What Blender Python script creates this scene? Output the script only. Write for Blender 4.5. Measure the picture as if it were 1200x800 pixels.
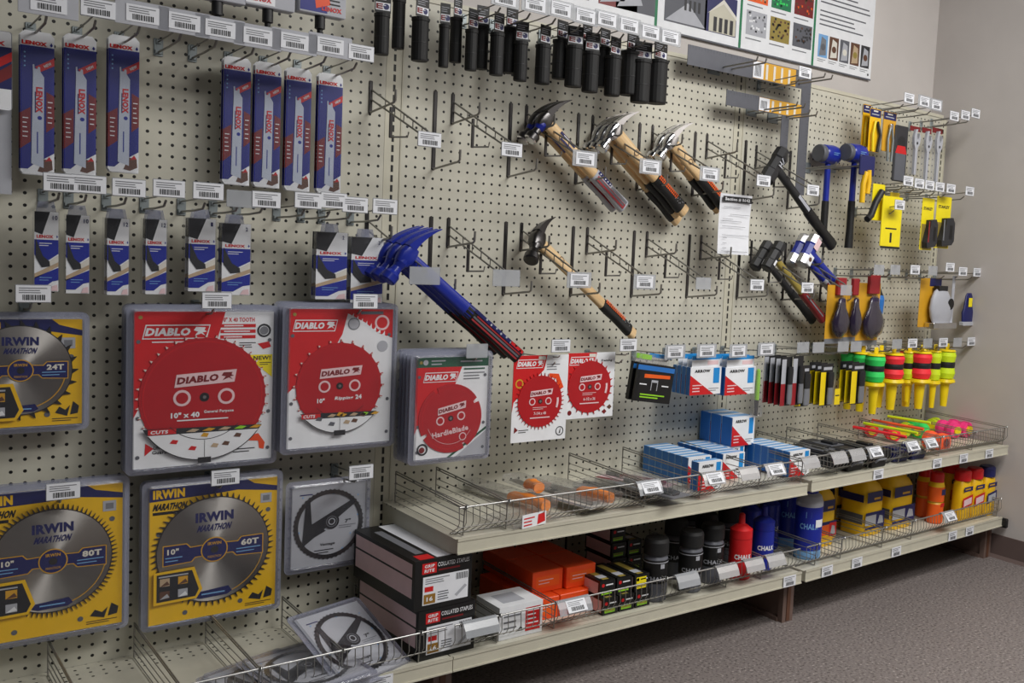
import bpy, math, random
from mathutils import Matrix, Vector
random.seed(7)
I = 0.0254            # everything below is written in inches
ZF = 38.8             # height of the panel datum above the floor
R_ = math.radians
C = bpy.context.scene.collection
for o in list(bpy.data.objects): bpy.data.objects.remove(o)

# ---------------------------------------------------------------- camera
CAMR = ((0.75374021, 0.65699453, 0.01529354), (-0.65476054, 0.74877843, 0.10305093), (0.05625243, -0.08768724, 0.9945585))
CAMC = (-47.0384, -98.2597, 7.1786)
FPX, PPX, PPY = 1191.5, 802.69, 397.03
cam = bpy.data.cameras.new('camera'); camo = bpy.data.objects.new('camera', cam); C.objects.link(camo)
col = lambda j: Vector((CAMR[0][j], CAMR[1][j], CAMR[2][j]))
m = Matrix.Identity(4)
for i in range(3):
    m[i][0] = col(0)[i]; m[i][1] = col(2)[i]; m[i][2] = -col(1)[i]
m[0][3], m[1][3], m[2][3] = CAMC[0]*I, CAMC[1]*I, (CAMC[2]+ZF)*I
camo.matrix_world = m
cam.sensor_width = 36; cam.lens = FPX/1200*36
cam.shift_x = -(PPX-600)/1200; cam.shift_y = (PPY-400)/1200
cam.clip_start = 0.05; cam.clip_end = 60
bpy.context.scene.camera = camo

# ---------------------------------------------------------------- light
sc = bpy.context.scene
sc.view_settings.view_transform = 'Standard'; sc.view_settings.look = 'None'
sc.view_settings.gamma = 1; sc.view_settings.use_curve_mapping = False
sc.view_settings.exposure = 0.05
w = bpy.data.worlds.new('world'); sc.world = w; w.use_nodes = True
bg = w.node_tree.nodes['Background']; bg.inputs[0].default_value = (0.93, 0.95, 1.0, 1); bg.inputs[1].default_value = 0.06
def area(name, x, y, z, sx, sy, power, rot=(0, 0, 0), colr=(1, 0.98, 0.95)):
    l = bpy.data.lights.new(name, 'AREA'); l.shape = 'RECTANGLE'; l.size = sx*I; l.size_y = sy*I
    l.energy = power; l.color = colr
    o = bpy.data.objects.new(name, l); C.objects.link(o); o.location = (x*I, y*I, (z+ZF)*I); o.rotation_euler = rot
area('added_fill_light', 56, -74, 70, 72, 20, 56, (R_(10), 0, 0), (1, .985, .955))
area('added_fill_light', 34, -108, 70, 72, 20, 36, (R_(4), 0, 0), (1, .985, .955))
area('added_fill_light', -20, -120, 70, 72, 24, 9, (R_(10), 0, 0), (1, .985, .955))  # weak fill light added on the left, no known fixture there

# ---------------------------------------------------------------- projection helpers: where a line of sight meets a plane of the room
T3 = 0.0414; c3, s3 = math.cos(T3), math.sin(T3)
def _ray(px, py):
    a, b = (px-PPX)/FPX, -(py-PPY)/FPX
    return [CAMR[i][0]*a+CAMR[i][1]+CAMR[i][2]*b for i in range(3)]
def at(px, py, Y, s=0):
    d = _ray(px, py)
    if s != 3:
        t = (Y-CAMC[1])/d[1]; return CAMC[0]+t*d[0], CAMC[2]+t*d[2]
    dn = -s3*d[0]+c3*d[1]; cn = -s3*(CAMC[0]-46.5)+c3*CAMC[1]
    t = (Y-cn)/dn; x, y, z = (CAMC[i]+t*d[i] for i in range(3))
    return (x-46.5)*c3+y*s3+46.5, z
def sit(px, py, Z, s=0):          # the point of a level surface seen there -> (X, Y) in the bay's own frame
    d = _ray(px, py); t = (Z-CAMC[2])/d[2]; x, y = CAMC[0]+t*d[0], CAMC[1]+t*d[1]
    if s == 3: return (x-46.5)*c3+y*s3+46.5, -(x-46.5)*s3+y*c3
    return x, y
def W(X, Y, Z, s=0):
    if s == 3: X, Y = 46.5+(X-46.5)*c3-Y*s3, (X-46.5)*s3+Y*c3
    return Vector((X*I, Y*I, (Z+ZF)*I))
def face(x0, y0, x1, y1, Y, s=0):  # centre and size of an upright face
    a = at(x0, (y0+y1)/2, Y, s)[0]; b = at(x1, (y0+y1)/2, Y, s)[0]
    u = at((x0+x1)/2, y0, Y, s)[1]; v = at((x0+x1)/2, y1, Y, s)[1]
    return (a+b)/2, (u+v)/2, b-a, u-v

# ---------------------------------------------------------------- materials
def lin(c):
    return tuple((v/255/12.92 if v <= 10 else ((v/255+0.055)/1.055)**2.4) for v in c)+(1,)
MATS = {}
def mat(name, rgb, rough=0.5, metal=0.0, spec=0.5, noise=0, nscale=40, coat=0, emit=0):
    m = bpy.data.materials.new(name); m.use_nodes = True; nt = m.node_tree
    b = nt.nodes['Principled BSDF']
    b.inputs['Base Color'].default_value = lin(rgb); b.inputs['Roughness'].default_value = rough
    b.inputs['Metallic'].default_value = metal; b.inputs['Specular IOR Level'].default_value = spec
    b.inputs['Coat Weight'].default_value = coat
    if noise:
        tc = nt.nodes.new('ShaderNodeTexCoord'); n = nt.nodes.new('ShaderNodeTexNoise'); n.inputs['Scale'].default_value = nscale
        n.inputs['Detail'].default_value = 5
        r = nt.nodes.new('ShaderNodeMapRange'); r.inputs['From Min'].default_value = .3; r.inputs['From Max'].default_value = .7
        r.inputs['To Min'].default_value = 1-noise; r.inputs['To Max'].default_value = 1+noise
        v = nt.nodes.new('ShaderNodeVectorMath'); v.operation = 'SCALE'; v.inputs[0].default_value = lin(rgb)[:3]
        nt.links.new(tc.outputs['Object'], n.inputs['Vector']); nt.links.new(n.outputs['Fac'], r.inputs['Value'])
        nt.links.new(r.outputs[0], v.inputs['Scale']); nt.links.new(v.outputs[0], b.inputs['Base Color'])
    MATS[name] = m; return m
def clear(name, rgb, amount, rough=0.12, gl=0.12):
    m = bpy.data.materials.new(name); m.use_nodes = True; nt = m.node_tree; nt.nodes.clear()
    out = nt.nodes.new('ShaderNodeOutputMaterial'); mx = nt.nodes.new('ShaderNodeMixShader'); tr = nt.nodes.new('ShaderNodeBsdfTransparent')
    mx2 = nt.nodes.new('ShaderNodeMixShader'); g = nt.nodes.new('ShaderNodeBsdfGlossy'); g.inputs['Roughness'].default_value = rough
    d = nt.nodes.new('ShaderNodeBsdfDiffuse'); d.inputs['Color'].default_value = lin(rgb)
    fr = nt.nodes.new('ShaderNodeLayerWeight'); fr.inputs['Blend'].default_value = .12
    mx.inputs[0].default_value = amount
    nt.links.new(tr.outputs[0], mx.inputs[1]); nt.links.new(d.outputs[0], mx.inputs[2])
    ad = nt.nodes.new('ShaderNodeMath'); ad.operation = 'ADD'; ad.inputs[1].default_value = gl; ad.use_clamp = True
    nt.links.new(fr.outputs['Facing'], ad.inputs[0]); nt.links.new(ad.outputs[0], mx2.inputs[0])
    nt.links.new(mx.outputs[0], mx2.inputs[1]); nt.links.new(g.outputs[0], mx2.inputs[2]); nt.links.new(mx2.outputs[0], out.inputs[0])
    MATS[name] = m
PAL = {  # name: (rgb, roughness, metallic)
 'white': ((236, 238, 242), .45, 0), 'paper': ((232, 234, 240), .6, 0), 'offwhite': ((222, 218, 208), .5, 0), 'red': ((206, 26, 30), .4, 0),
 'bladered': ((178, 24, 32), .35, 0), 'darkred': ((120, 22, 26), .45, 0), 'blue': ((24, 40, 150), .4, 0), 'lenoxblue': ((28, 34, 128), .4, 0),
 'navy': ((28, 32, 92), .4, 0), 'yellow': ((240, 190, 14), .45, 0), 'gold': ((214, 160, 40), .45, 0), 'brightyellow': ((246, 226, 24), .45, 0),
 'black': ((16, 16, 17), .45, 0), 'rubber': ((20, 20, 21), .65, 0), 'softblack': ((30, 30, 33), .5, 0), 'dark': ((46, 46, 50), .5, 0), 'grey': ((120, 122, 128), .5, 0),
 'lightgrey': ((176, 178, 186), .5, 0), 'ink': ((28, 28, 32), .6, 0), 'midgrey': ((92, 94, 102), .55, 0), 'orange': ((238, 96, 22), .5, 0),
 'orangepack': ((236, 78, 24), .35, 0), 'green': ((24, 120, 78), .5, 0), 'darkgreen': ((26, 84, 60), .5, 0), 'teal': ((40, 150, 140), .5, 0),
 'cyan': ((30, 140, 214), .4, 0), 'arrowblue': ((38, 112, 190), .45, 0), 'skyblue': ((120, 170, 220), .5, 0), 'pink': ((232, 200, 204), .6, 0), 'neonyellow': ((214, 240, 30), .6, 0),
 'neonred': ((255, 48, 60), .6, 0), 'neongreen': ((50, 220, 100), .6, 0), 'neonpink': ((255, 60, 140), .6, 0), 'neonorange': ((255, 96, 50), .6, 0),
 'plasticyellow': ((244, 214, 20), .35, 0), 'toolblue': ((30, 46, 150), .28, 0), 'brown': ((96, 62, 44), .6, 0), 'tan': ((188, 164, 134), .6, 0),
 'steel': ((190, 190, 192), .28, 1), 'chrome': ((214, 214, 216), .12, 1), 'darksteel': ((88, 86, 86), .32, 1), 'wire': ((150, 148, 143), .35, .6),
 'zinc': ((184, 184, 182), .3, .85), 'galv': ((146, 154, 156), .4, .5), 'square': ((92, 94, 102), .42, .3), 'sawhandle': ((240, 138, 44), .45, 0), 'jarbody': ((92, 94, 102), .3, 0),
 'cream': ((200, 196, 178), .45, 0), 'olive': ((150, 132, 60), .5, 0), 'flagred': ((150, 30, 38), .5, 0), 'limegreen': ((150, 214, 40), .4, 0),
 'foot': ((112, 92, 84), .5, 0), 'plum': ((36, 26, 60), .16, 0), 'goldlabel': ((150, 110, 40), .5, 0), 'whiteblade': ((196, 204, 220), .35, 0)}
for k, (rgb, ro, me) in PAL.items():
    mat(k, rgb, ro, me, noise=.04 if me == 0 else .06, nscale=25)
def wood(name, a, b):
    m = mat(name, a, .5); nt = m.node_tree; p = nt.nodes['Principled BSDF']
    tc = nt.nodes.new('ShaderNodeTexCoord'); mp = nt.nodes.new('ShaderNodeMapping'); mp.inputs['Scale'].default_value = (60, 60, 4)
    n = nt.nodes.new('ShaderNodeTexNoise'); n.inputs['Scale'].default_value = 1.5; n.inputs['Detail'].default_value = 6
    r = nt.nodes.new('ShaderNodeValToRGB'); r.color_ramp.elements[0].position = .35; r.color_ramp.elements[1].position = .65
    r.color_ramp.elements[0].color = lin(a); r.color_ramp.elements[1].color = lin(b)
    nt.links.new(tc.outputs['Object'], mp.inputs[0]); nt.links.new(mp.outputs[0], n.inputs['Vector']); nt.links.new(n.outputs['Fac'], r.inputs[0]); nt.links.new(r.outputs[0], p.inputs['Base Color'])
wood('hickory', (226, 196, 150), (204, 166, 116)); wood('reddishwood', (170, 112, 66), (146, 90, 50))
clear('clearshell', (170, 176, 196), .03, .2, .02); clear('clearrim', (160, 164, 184), .40, .15, .06); clear('clearbag', (210, 212, 220), .05, .12, .04)
clear('cleartag', (190, 194, 200), .55, .25, .05); clear('shinytag', (214, 216, 220), .55, .16, .35); clear('bubble', (60, 50, 60), .25, .12, .04)
def brushed():
    m = mat('brushed', (176, 172, 168), .42, 1); nt = m.node_tree; p = nt.nodes['Principled BSDF']
    t = nt.nodes.new('ShaderNodeTangent'); t.direction_type = 'RADIAL'; t.axis = 'Y'
    p.inputs['Anisotropic'].default_value = .97; p.inputs['Anisotropic Rotation'].default_value = .25; nt.links.new(t.outputs[0], p.inputs['Tangent'])
brushed()
def pegboard_material(name, rgb, pitch, rad, rough=.42, rows=None):
    m = mat(name, rgb, rough); nt = m.node_tree; p = nt.nodes['Principled BSDF']; L = nt.links
    def N(t, **k):
        n = nt.nodes.new(t)
        for a, b in k.items(): setattr(n, a, b)
        return n
    tc = N('ShaderNodeTexCoord'); sp = N('ShaderNodeSeparateXYZ'); L.new(tc.outputs['Object'], sp.inputs[0])
    def frac(out, pit):
        a = N('ShaderNodeMath', operation='DIVIDE'); L.new(out, a.inputs[0]); a.inputs[1].default_value = pit*I
        b = N('ShaderNodeMath', operation='ADD'); L.new(a.outputs[0], b.inputs[0]); b.inputs[1].default_value = .5
        c = N('ShaderNodeMath', operation='FRACT'); L.new(b.outputs[0], c.inputs[0])
        d = N('ShaderNodeMath', operation='SUBTRACT'); L.new(c.outputs[0], d.inputs[0]); d.inputs[1].default_value = .5
        e = N('ShaderNodeMath', operation='MULTIPLY'); L.new(d.outputs[0], e.inputs[0]); e.inputs[1].default_value = pit
        f = N('ShaderNodeMath', operation='POWER'); L.new(e.outputs[0], f.inputs[0]); f.inputs[1].default_value = 2
        g = N('ShaderNodeMath', operation='ABSOLUTE'); L.new(e.outputs[0], g.inputs[0])
        h = N('ShaderNodeMath', operation='MULTIPLY'); L.new(g.outputs[0], h.inputs[0]); L.new(g.outputs[0], h.inputs[1])
        return h.outputs[0]
    fx = frac(sp.outputs[0], pitch); fz = frac(sp.outputs[2 if rows is None else 1], pitch)
    s = N('ShaderNodeMath', operation='ADD'); L.new(fx, s.inputs[0]); L.new(fz, s.inputs[1])
    lt = N('ShaderNodeMath', operation='LESS_THAN'); L.new(s.outputs[0], lt.inputs[0]); lt.inputs[1].default_value = rad*rad
    last = lt.outputs[0]
    if rows is not None:
        g = N('ShaderNodeMath', operation='GREATER_THAN'); L.new(sp.outputs[1], g.inputs[0]); g.inputs[1].default_value = rows*I
        k = N('ShaderNodeMath', operation='MULTIPLY'); L.new(g.outputs[0], k.inputs[0]); L.new(last, k.inputs[1]); last = k.outputs[0]
    n = N('ShaderNodeTexNoise'); n.inputs['Scale'].default_value = 9; n.inputs['Detail'].default_value = 8; L.new(tc.outputs['Object'], n.inputs['Vector'])
    rp = N('ShaderNodeValToRGB'); L.new(n.outputs['Fac'], rp.inputs[0])
    rp.color_ramp.elements[0].position = .3; rp.color_ramp.elements[1].position = .6
    rp.color_ramp.elements[0].color = lin(tuple(int(v*.93) for v in rgb)); rp.color_ramp.elements[1].color = lin(rgb)
    mx = N('ShaderNodeMix', data_type='RGBA'); L.new(last, mx.inputs[0]); L.new(rp.outputs[0], mx.inputs[6]); mx.inputs[7].default_value = (.006, .005, .005, 1)
    L.new(mx.outputs[2], p.inputs['Base Color'])
PEG = (204, 201, 186)
pegboard_material('pegboard', PEG, 1.0, .142)
pegboard_material('shelfpaint', (204, 200, 184), 1.0, .13, .4, rows=-3.2)
def floor_material():
    m = mat('floortile', (120, 108, 104), .5); nt = m.node_tree; p = nt.nodes['Principled BSDF']; L = nt.links
    tc = nt.nodes.new('ShaderNodeTexCoord'); n = nt.nodes.new('ShaderNodeTexNoise'); n.inputs['Scale'].default_value = 120; n.inputs['Detail'].default_value = 3
    r = nt.nodes.new('ShaderNodeValToRGB'); e = r.color_ramp.elements; e[0].position = .36; e[0].color = lin((84, 77, 75)); e[1].position = .46; e[1].color = lin((124, 116, 114))
    a = r.color_ramp.elements.new(.62); a.color = lin((128, 120, 117)); a = r.color_ramp.elements.new(.70); a.color = lin((178, 170, 166))
    L.new(tc.outputs['Object'], n.inputs['Vector']); L.new(n.outputs['Fac'], r.inputs[0])
    n2 = nt.nodes.new('ShaderNodeTexNoise'); n2.inputs['Scale'].default_value = 2.2; n2.inputs['Detail'].default_value = 4; L.new(tc.outputs['Object'], n2.inputs['Vector'])
    mr = nt.nodes.new('ShaderNodeMapRange'); mr.inputs['To Min'].default_value = .88; mr.inputs['To Max'].default_value = 1.1; L.new(n2.outputs['Fac'], mr.inputs['Value'])
    v = nt.nodes.new('ShaderNodeVectorMath'); v.operation = 'SCALE'; L.new(r.outputs[0], v.inputs[0]); L.new(mr.outputs[0], v.inputs['Scale']); L.new(v.outputs[0], p.inputs['Base Color'])
floor_material()
def wall_material(name, rgb):
    m = mat(name, rgb, .7, noise=.04, nscale=5); nt = m.node_tree; p = nt.nodes['Principled BSDF']
    n = nt.nodes.new('ShaderNodeTexNoise'); n.inputs['Scale'].default_value = 60; b = nt.nodes.new('ShaderNodeBump'); b.inputs['Strength'].default_value = .15; b.inputs['Distance'].default_value = .003
    nt.links.new(n.outputs['Fac'], b.inputs['Height']); nt.links.new(b.outputs[0], p.inputs['Normal'])
wall_material('wallpaint', (202, 196, 192)); mat('basevinyl', (104, 88, 84), .5, noise=.05, nscale=10)

# ---------------------------------------------------------------- mesh kit (inches)
_txt = {}
def glyphs(s, bold=0.0):
    k = (s, bold)
    if k not in _txt:
        cu = bpy.data.curves.new('t', 'FONT'); cu.body = s; cu.offset = bold*.9; cu.space_character = 1.08; cu.resolution_u = 2; cu.fill_mode = 'FRONT'
        ob = bpy.data.objects.new('t', cu); C.objects.link(ob)
        dg = bpy.context.evaluated_depsgraph_get(); me = bpy.data.meshes.new_from_object(ob.evaluated_get(dg))
        vs = [(v.co.x, v.co.y) for v in me.vertices]; fs = [tuple(f.vertices) for f in me.polygons]
        bpy.data.objects.remove(ob); bpy.data.curves.remove(cu); bpy.data.meshes.remove(me)
        x0 = min(v[0] for v in vs); x1 = max(v[0] for v in vs); y0 = min(v[1] for v in vs); y1 = max(v[1] for v in vs)
        _txt[k] = ([((x-x0)/(x1-x0)-.5, (y-y0)/(y1-y0)-.5) for x, y in vs], fs)
    return _txt[k]
class M:
    def __init__(s, yf=0.0): s.v = []; s.f = []; s.m = []; s.sm = []; s.names = []; s.yf = yf; s.tf = None
    def mi(s, n):
        if n not in s.names: s.names.append(n)
        return s.names.index(n)
    def add(s, vs, fs, m, smooth=False):
        b = len(s.v)
        if s.tf: vs = [tuple(s.tf @ Vector(v)) for v in vs]
        s.v += [tuple(v) for v in vs]
        for f in fs: s.f.append(tuple(b+i for i in f)); s.m.append(s.mi(m)); s.sm.append(smooth)
        return s
    def box(s, x0, x1, y0, y1, z0, z1, m, b=0.0):
        if b <= 0:
            vs = [(x, y, z) for x in (x0, x1) for y in (y0, y1) for z in (z0, z1)]
            return s.add(vs, [(0, 1, 3, 2), (4, 6, 7, 5), (0, 4, 5, 1), (2, 3, 7, 6), (0, 2, 6, 4), (1, 5, 7, 3)], m)
        cx, cz = (x0+x1)/2, (z0+z1)/2
        o = s.rr(cx, cz, x1-x0, z1-z0, b, 3); i = s.rr(cx, cz, x1-x0-b, z1-z0-b, b*.6, 3)
        rings = [[(p[0], y0, p[1]) for p in i], [(p[0], y0+b*.5, p[1]) for p in o], [(p[0], y1-b*.5, p[1]) for p in o], [(p[0], y1, p[1]) for p in i]]
        return s.loft(rings, m)
    @staticmethod
    def rr(cx, cz, w, h, r, n=4):
        r = min(r, w/2*.98, h/2*.98); P = []
        for qx, qz, a0 in ((1, 1, 0), (-1, 1, 90), (-1, -1, 180), (1, -1, 270)):
            for k in range(n+1):
                a = R_(a0+90*k/n); P.append((cx+qx*(w/2-r)+r*math.cos(a), cz+qz*(h/2-r)+r*math.sin(a)))
        return P
    def prism(s, pts, y0, y1, m):
        n = len(pts); vs = [(x, y0, z) for x, z in pts]+[(x, y1, z) for x, z in pts]
        return s.add(vs, [tuple(range(n)), tuple(range(2*n-1, n-1, -1))]+[(i, n+i, n+(i+1) % n, (i+1) % n) for i in range(n)], m)
    def loft(s, rings, m, caps=True, smooth=False, closed=True):
        n = len(rings[0]); vs = [p for r in rings for p in r]; fs = []
        for k in range(len(rings)-1):
            for i in range(n if closed else n-1):
                j = (i+1) % n; fs.append((k*n+i, k*n+j, (k+1)*n+j, (k+1)*n+i))
        s.add(vs, fs, m, smooth)
        if caps: s.add(rings[0], [tuple(range(n))], m); s.add(rings[-1], [tuple(range(n-1, -1, -1))], m)
        return s
    def tube(s, pts, r, m, n=6):
        P = [Vector(p) for p in pts]; rings = []; prev = None
        for i, p in enumerate(P):
            t = (P[min(i+1, len(P)-1)]-P[max(i-1, 0)]).normalized()
            a = Vector((0, 0, 1)) if abs(t.z) < .9 else Vector((1, 0, 0))
            if prev is not None: a = prev
            u = (a-t*a.dot(t)).normalized(); prev = u; v = t.cross(u)
            rr = r[i] if isinstance(r, (list, tuple)) else r
            rings.append([tuple(p+(u*math.cos(2*math.pi*k/n)+v*math.sin(2*math.pi*k/n))*rr) for k in range(n)])
        return s.loft(rings, m, True, True)
    def lathe(s, prof, m, cx=0, cy=0, n=20, axis='z', smooth=True):   # m: name or list per band
        for k in range(len(prof)-1):
            mm = m[k] if isinstance(m, list) else m
            rings = []
            for r, z in prof[k:k+2]:
                ring = []
                for i in range(n):
                    a = 2*math.pi*i/n; x, y = r*math.cos(a), r*math.sin(a)
                    ring.append((cx+x, cy+y, z) if axis == 'z' else ((cx+x, z, cy+y) if axis == 'y' else (z, cx+x, cy+y)))
                rings.append(ring)
            s.loft(rings, mm, False, smooth)
        return s
    def oval(s, cx, cy, z, w, d, n=16, p=2.0):
        out = []
        for i in range(n):
            a = 2*math.pi*i/n; ca, sa = math.cos(a), math.sin(a)
            out.append((cx+w/2*math.copysign(abs(ca)**(2/p), ca), cy+d/2*math.copysign(abs(sa)**(2/p), sa), z))
        return out
    # flat print on the -Y face, layered
    def poly(s, pts, m, l=1): return s.add([(x, s.yf-.014*l, z) for x, z in pts], [tuple(range(len(pts)))], m)
    def rect(s, x0, x1, z0, z1, m, l=1): return s.poly([(x0, z0), (x1, z0), (x1, z1), (x0, z1)], m, l)
    def disc(s, cx, cz, r, m, l=1, n=28, a0=0, a1=360):
        pts = [(cx+r*math.cos(R_(a0+(a1-a0)*k/n)), cz+r*math.sin(R_(a0+(a1-a0)*k/n))) for k in range(n+(a1-a0 < 360))]
        return s.poly(pts, m, l)
    def ring(s, cx, cz, r0, r1, m, l=1, n=32, a0=0, a1=360):
        P = []
        for k in range(n+1):
            a = R_(a0+(a1-a0)*k/n); P.append(((cx+r0*math.cos(a), s.yf-.014*l, cz+r0*math.sin(a)), (cx+r1*math.cos(a), s.yf-.014*l, cz+r1*math.sin(a))))
        vs = [q for p in P for q in p]
        return s.add(vs, [(2*k, 2*k+1, 2*k+3, 2*k+2) for k in range(n)], m)
    def txt(s, t, cx, cz, w, h, m, l=2, shear=0.0, bold=0.0, rot=0):
        vs, fs = glyphs(t, bold); ca, sa = math.cos(R_(rot)), math.sin(R_(rot)); out = []
        for x, z in vs:
            x, z = x*w+z*h*shear, z*h; out.append((cx+x*ca-z*sa, s.yf-.014*l, cz+x*sa+z*ca))
        return s.add(out, fs, m)
    def lines(s, x0, x1, z0, z1, n, m='ink', l=2, th=.35, seed=1):   # small print, too small to read
        rnd = random.Random(seed); st = (z1-z0)/n
        for k in range(n):
            e = x1-(x1-x0)*rnd.random()*.35; s.rect(x0, e, z1-(k+.5+th/2)*st, z1-(k+.5-th/2)*st, m, l)
        return s
    def mesh(s, name):
        me = bpy.data.meshes.new(name); me.from_pydata([(x*I, y*I, z*I) for x, y, z in s.v], [], s.f)
        for n in s.names: me.materials.append(MATS[n])
        me.polygons.foreach_set('material_index', s.m); me.polygons.foreach_set('use_smooth', s.sm); me.update(); return me
def prim(me, name, parent=None, loc=(0, 0, 0), rot=(0, 0, 0), label=None):
    if isinstance(me, M): me = me.mesh(name)
    o = bpy.data.objects.new(name, me); C.objects.link(o); o.parent = parent
    o.location = Vector(loc)*I; o.rotation_euler = rot
    if label: o['label'] = label
    return o
_cache = {}
def cached(key, fn):
    if key not in _cache: _cache[key] = fn().mesh(str(key[0]) if isinstance(key, tuple) else key)
    return _cache[key]
def thing(name, label, cat, X, Y, Z, s=0, group=None, rz=0.0, ry=0.0, rx=0.0):
    o = bpy.data.objects.new(name, None); C.objects.link(o); o.empty_display_size = .02
    o.location = W(X, Y, Z, s)
    o.rotation_euler = (Matrix.Rotation((T3 if s == 3 else 0)+rz, 3, 'Z') @ Matrix.Rotation(ry, 3, 'Y') @ Matrix.Rotation(rx, 3, 'X')).to_euler()
    o['label'] = label; o['category'] = cat
    if group: o['group'] = group
    return o
def single(me, name, label, cat, X, Y, Z, s=0, group=None, rz=0.0, ry=0.0, rx=0.0):
    if isinstance(me, M): me = me.mesh(name)
    o = bpy.data.objects.new(name, me); C.objects.link(o); o.location = W(X, Y, Z, s)
    o.rotation_euler = (Matrix.Rotation((T3 if s == 3 else 0)+rz, 3, 'Z') @ Matrix.Rotation(ry, 3, 'Y') @ Matrix.Rotation(rx, 3, 'X')).to_euler()
    o['label'] = label; o['category'] = cat
    if group: o['group'] = group
    return o
def structure(me, name, loc=(0, 0, 0)):
    o = prim(me, name, None, (loc[0], loc[1], loc[2]+ZF)); o['kind'] = 'structure'; return o
# ---------------------------------------------------------------- the room
WX, WY = 96.3, 6.0
structure(M().box(-150, WX, -260, WY+.5, -.6, 0, 'floortile'), 'floor', (0, 0, -ZF))
structure(M().box(-150, WX+6, WY, WY+4, 0, 118, 'wallpaint'), 'wall_back', (0, 0, -ZF))
structure(M().box(WX, WX+4, -260, WY, 0, 118, 'wallpaint'), 'wall_right', (0, 0, -ZF))
bb = M().box(WX-.22, WX, -260, WY, 0, 3.7, 'basevinyl')
bb.add([(WX-.7, -260, 0), (WX-.7, WY, 0), (WX-.22, WY, .5), (WX-.22, -260, .5)], [(0, 1, 2, 3)], 'basevinyl')
structure(bb, 'baseboard_right', (0, 0, -ZF))

# ---------------------------------------------------------------- shelving bays: pegboard, slotted uprights, feet
def upright(parent, x, dx=0):
    u = M()
    u.box(-.92, .92, .06, 2.0, .2, ZF+30.6, 'cream')
    u.box(-.92, -.8, -.02, .06, .2, ZF+30.6, 'cream'); u.box(.8, .92, -.02, .06, .2, ZF+30.6, 'cream')
    for k in range(68): u.box(-.13, .13, .045, .07, k+1.1, k+1.78, 'black')
    prim(u, 'slotted_upright', parent, (x, 0, 0))
def base_foot(x, s, lab):
    f = M().box(-.6, .6, -13.5, -.2, .5, 5.3, 'foot'); f.box(-.95, .95, -14.3, -13.5, 0, 5.3, 'foot'); f.box(-1.1, 1.1, -13.5, -.2, 0, .5, 'foot'); f.box(-.3, .3, -14.4, -14.3, .2, 5.2, 'brown')
    single(f, 'base_bracket', lab, 'shelf foot', x, 0, -ZF, s, 'brown metal feet under the bottom shelves')
def bay(i, x0, zph, n, lab):
    b = thing('shelving_bay', lab, 'shelving', x0, 0, -ZF, 3 if i == 3 else 0, 'pegboard shelving bays along the wall')
    # panel origin sits on a hole so that the hole grid is centred on it
    top = 30.7-zph; bot = -33.4-zph
    p = M().box(-.56, 45.56, 0, .2, bot, top, 'pegboard')
    prim(p, 'pegboard_panel', b, (1.5, 0, ZF+zph))
    prim(M().box(.4, 47.6, -.12, 1.0, ZF+30.72, ZF+31.2, 'cream'), 'top_rail', b)
    upright(b, 0)
    if i == 3: upright(b, 48)
    return b
bay(1, -49.5, -.27, 0, 'left bay of cream pegboard shelving carrying the round saw blades')
bay(2, -1.5, 0, 1, 'middle bay of cream pegboard shelving carrying the diagonal hammers')
bay(3, 46.5, -.09, 2, 'right bay of cream pegboard shelving ending at the side wall')
base_foot(-49.5, 0, 'brown shelf foot at the left end of the left bay'); base_foot(-1.5, 0, 'brown shelf foot under the joint below the black staple boxes'); base_foot(46.4, 0, 'brown shelf foot standing in the middle of the floor shadow')
base_foot(94.0, 3, 'brown shelf foot next to the side wall baseboard')
ZU, ZB = -20.75, -31.95        # tops of the upper and the bottom shelves
def shelf(x0, zt, s, lab, name='metal_shelf', grp='cream metal shelves'):
    t = thing(name, lab, 'shelf', x0+24, 0, zt, s, grp)
    d = M().box(-23.93, 23.93, -15.95, -.05, -.12, 0, 'shelfpaint'); prim(d, 'deck', t)
    l = M().box(-23.96, 23.96, -16.15, -15.95, -1.35, .12, 'cream'); l.box(-23.96, 23.96, -16.25, -16.1, -1.35, -1.2, 'cream'); l.box(-23.96, 23.96, -16.22, -16.1, -.12, .12, 'cream')
    prim(l, 'front_lip', t)
    for sx in (-1, 1):
        b = M(); pts = [(-.1, -.12), (-15.9, -.12), (-15.9, -1.3), (-11, -2.4), (-.1, -2.9)]
        b.add([(sx*23.9-.04, y, z) for y, z in pts]+[(sx*23.9+.04, y, z) for y, z in pts], [(0, 1, 2, 3, 4), (9, 8, 7, 6, 5)]+[(i, 5+i, 5+(i+1) % 5, (i+1) % 5) for i in range(5)], 'cream')
        prim(b, 'side_bracket', t)
shelf(-1.5, ZU, 0, 'upper metal shelf of the middle bay holding wire baskets of saws and blue boxes')
shelf(46.5, ZU+.25, 3, 'upper metal shelf of the right bay holding neon string reels')
shelf(-49.5, ZB, 0, 'bottom metal shelf of the left bay under the yellow blade packs')
shelf(-1.5, ZB, 0, 'bottom metal shelf of the middle bay with staple boxes and chalk bottles')
shelf(46.5, ZB, 3, 'bottom metal shelf of the right bay with yellow bottles')
ep = M().box(-.25, .45, -16.9, -15.6, -1.6, -.1, 'black', .2)
single(ep, 'shelf_end_cap', 'black plastic cap on the right end of the bottom shelf', 'end cap', 94.75, 0, ZB, 3)

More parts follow.
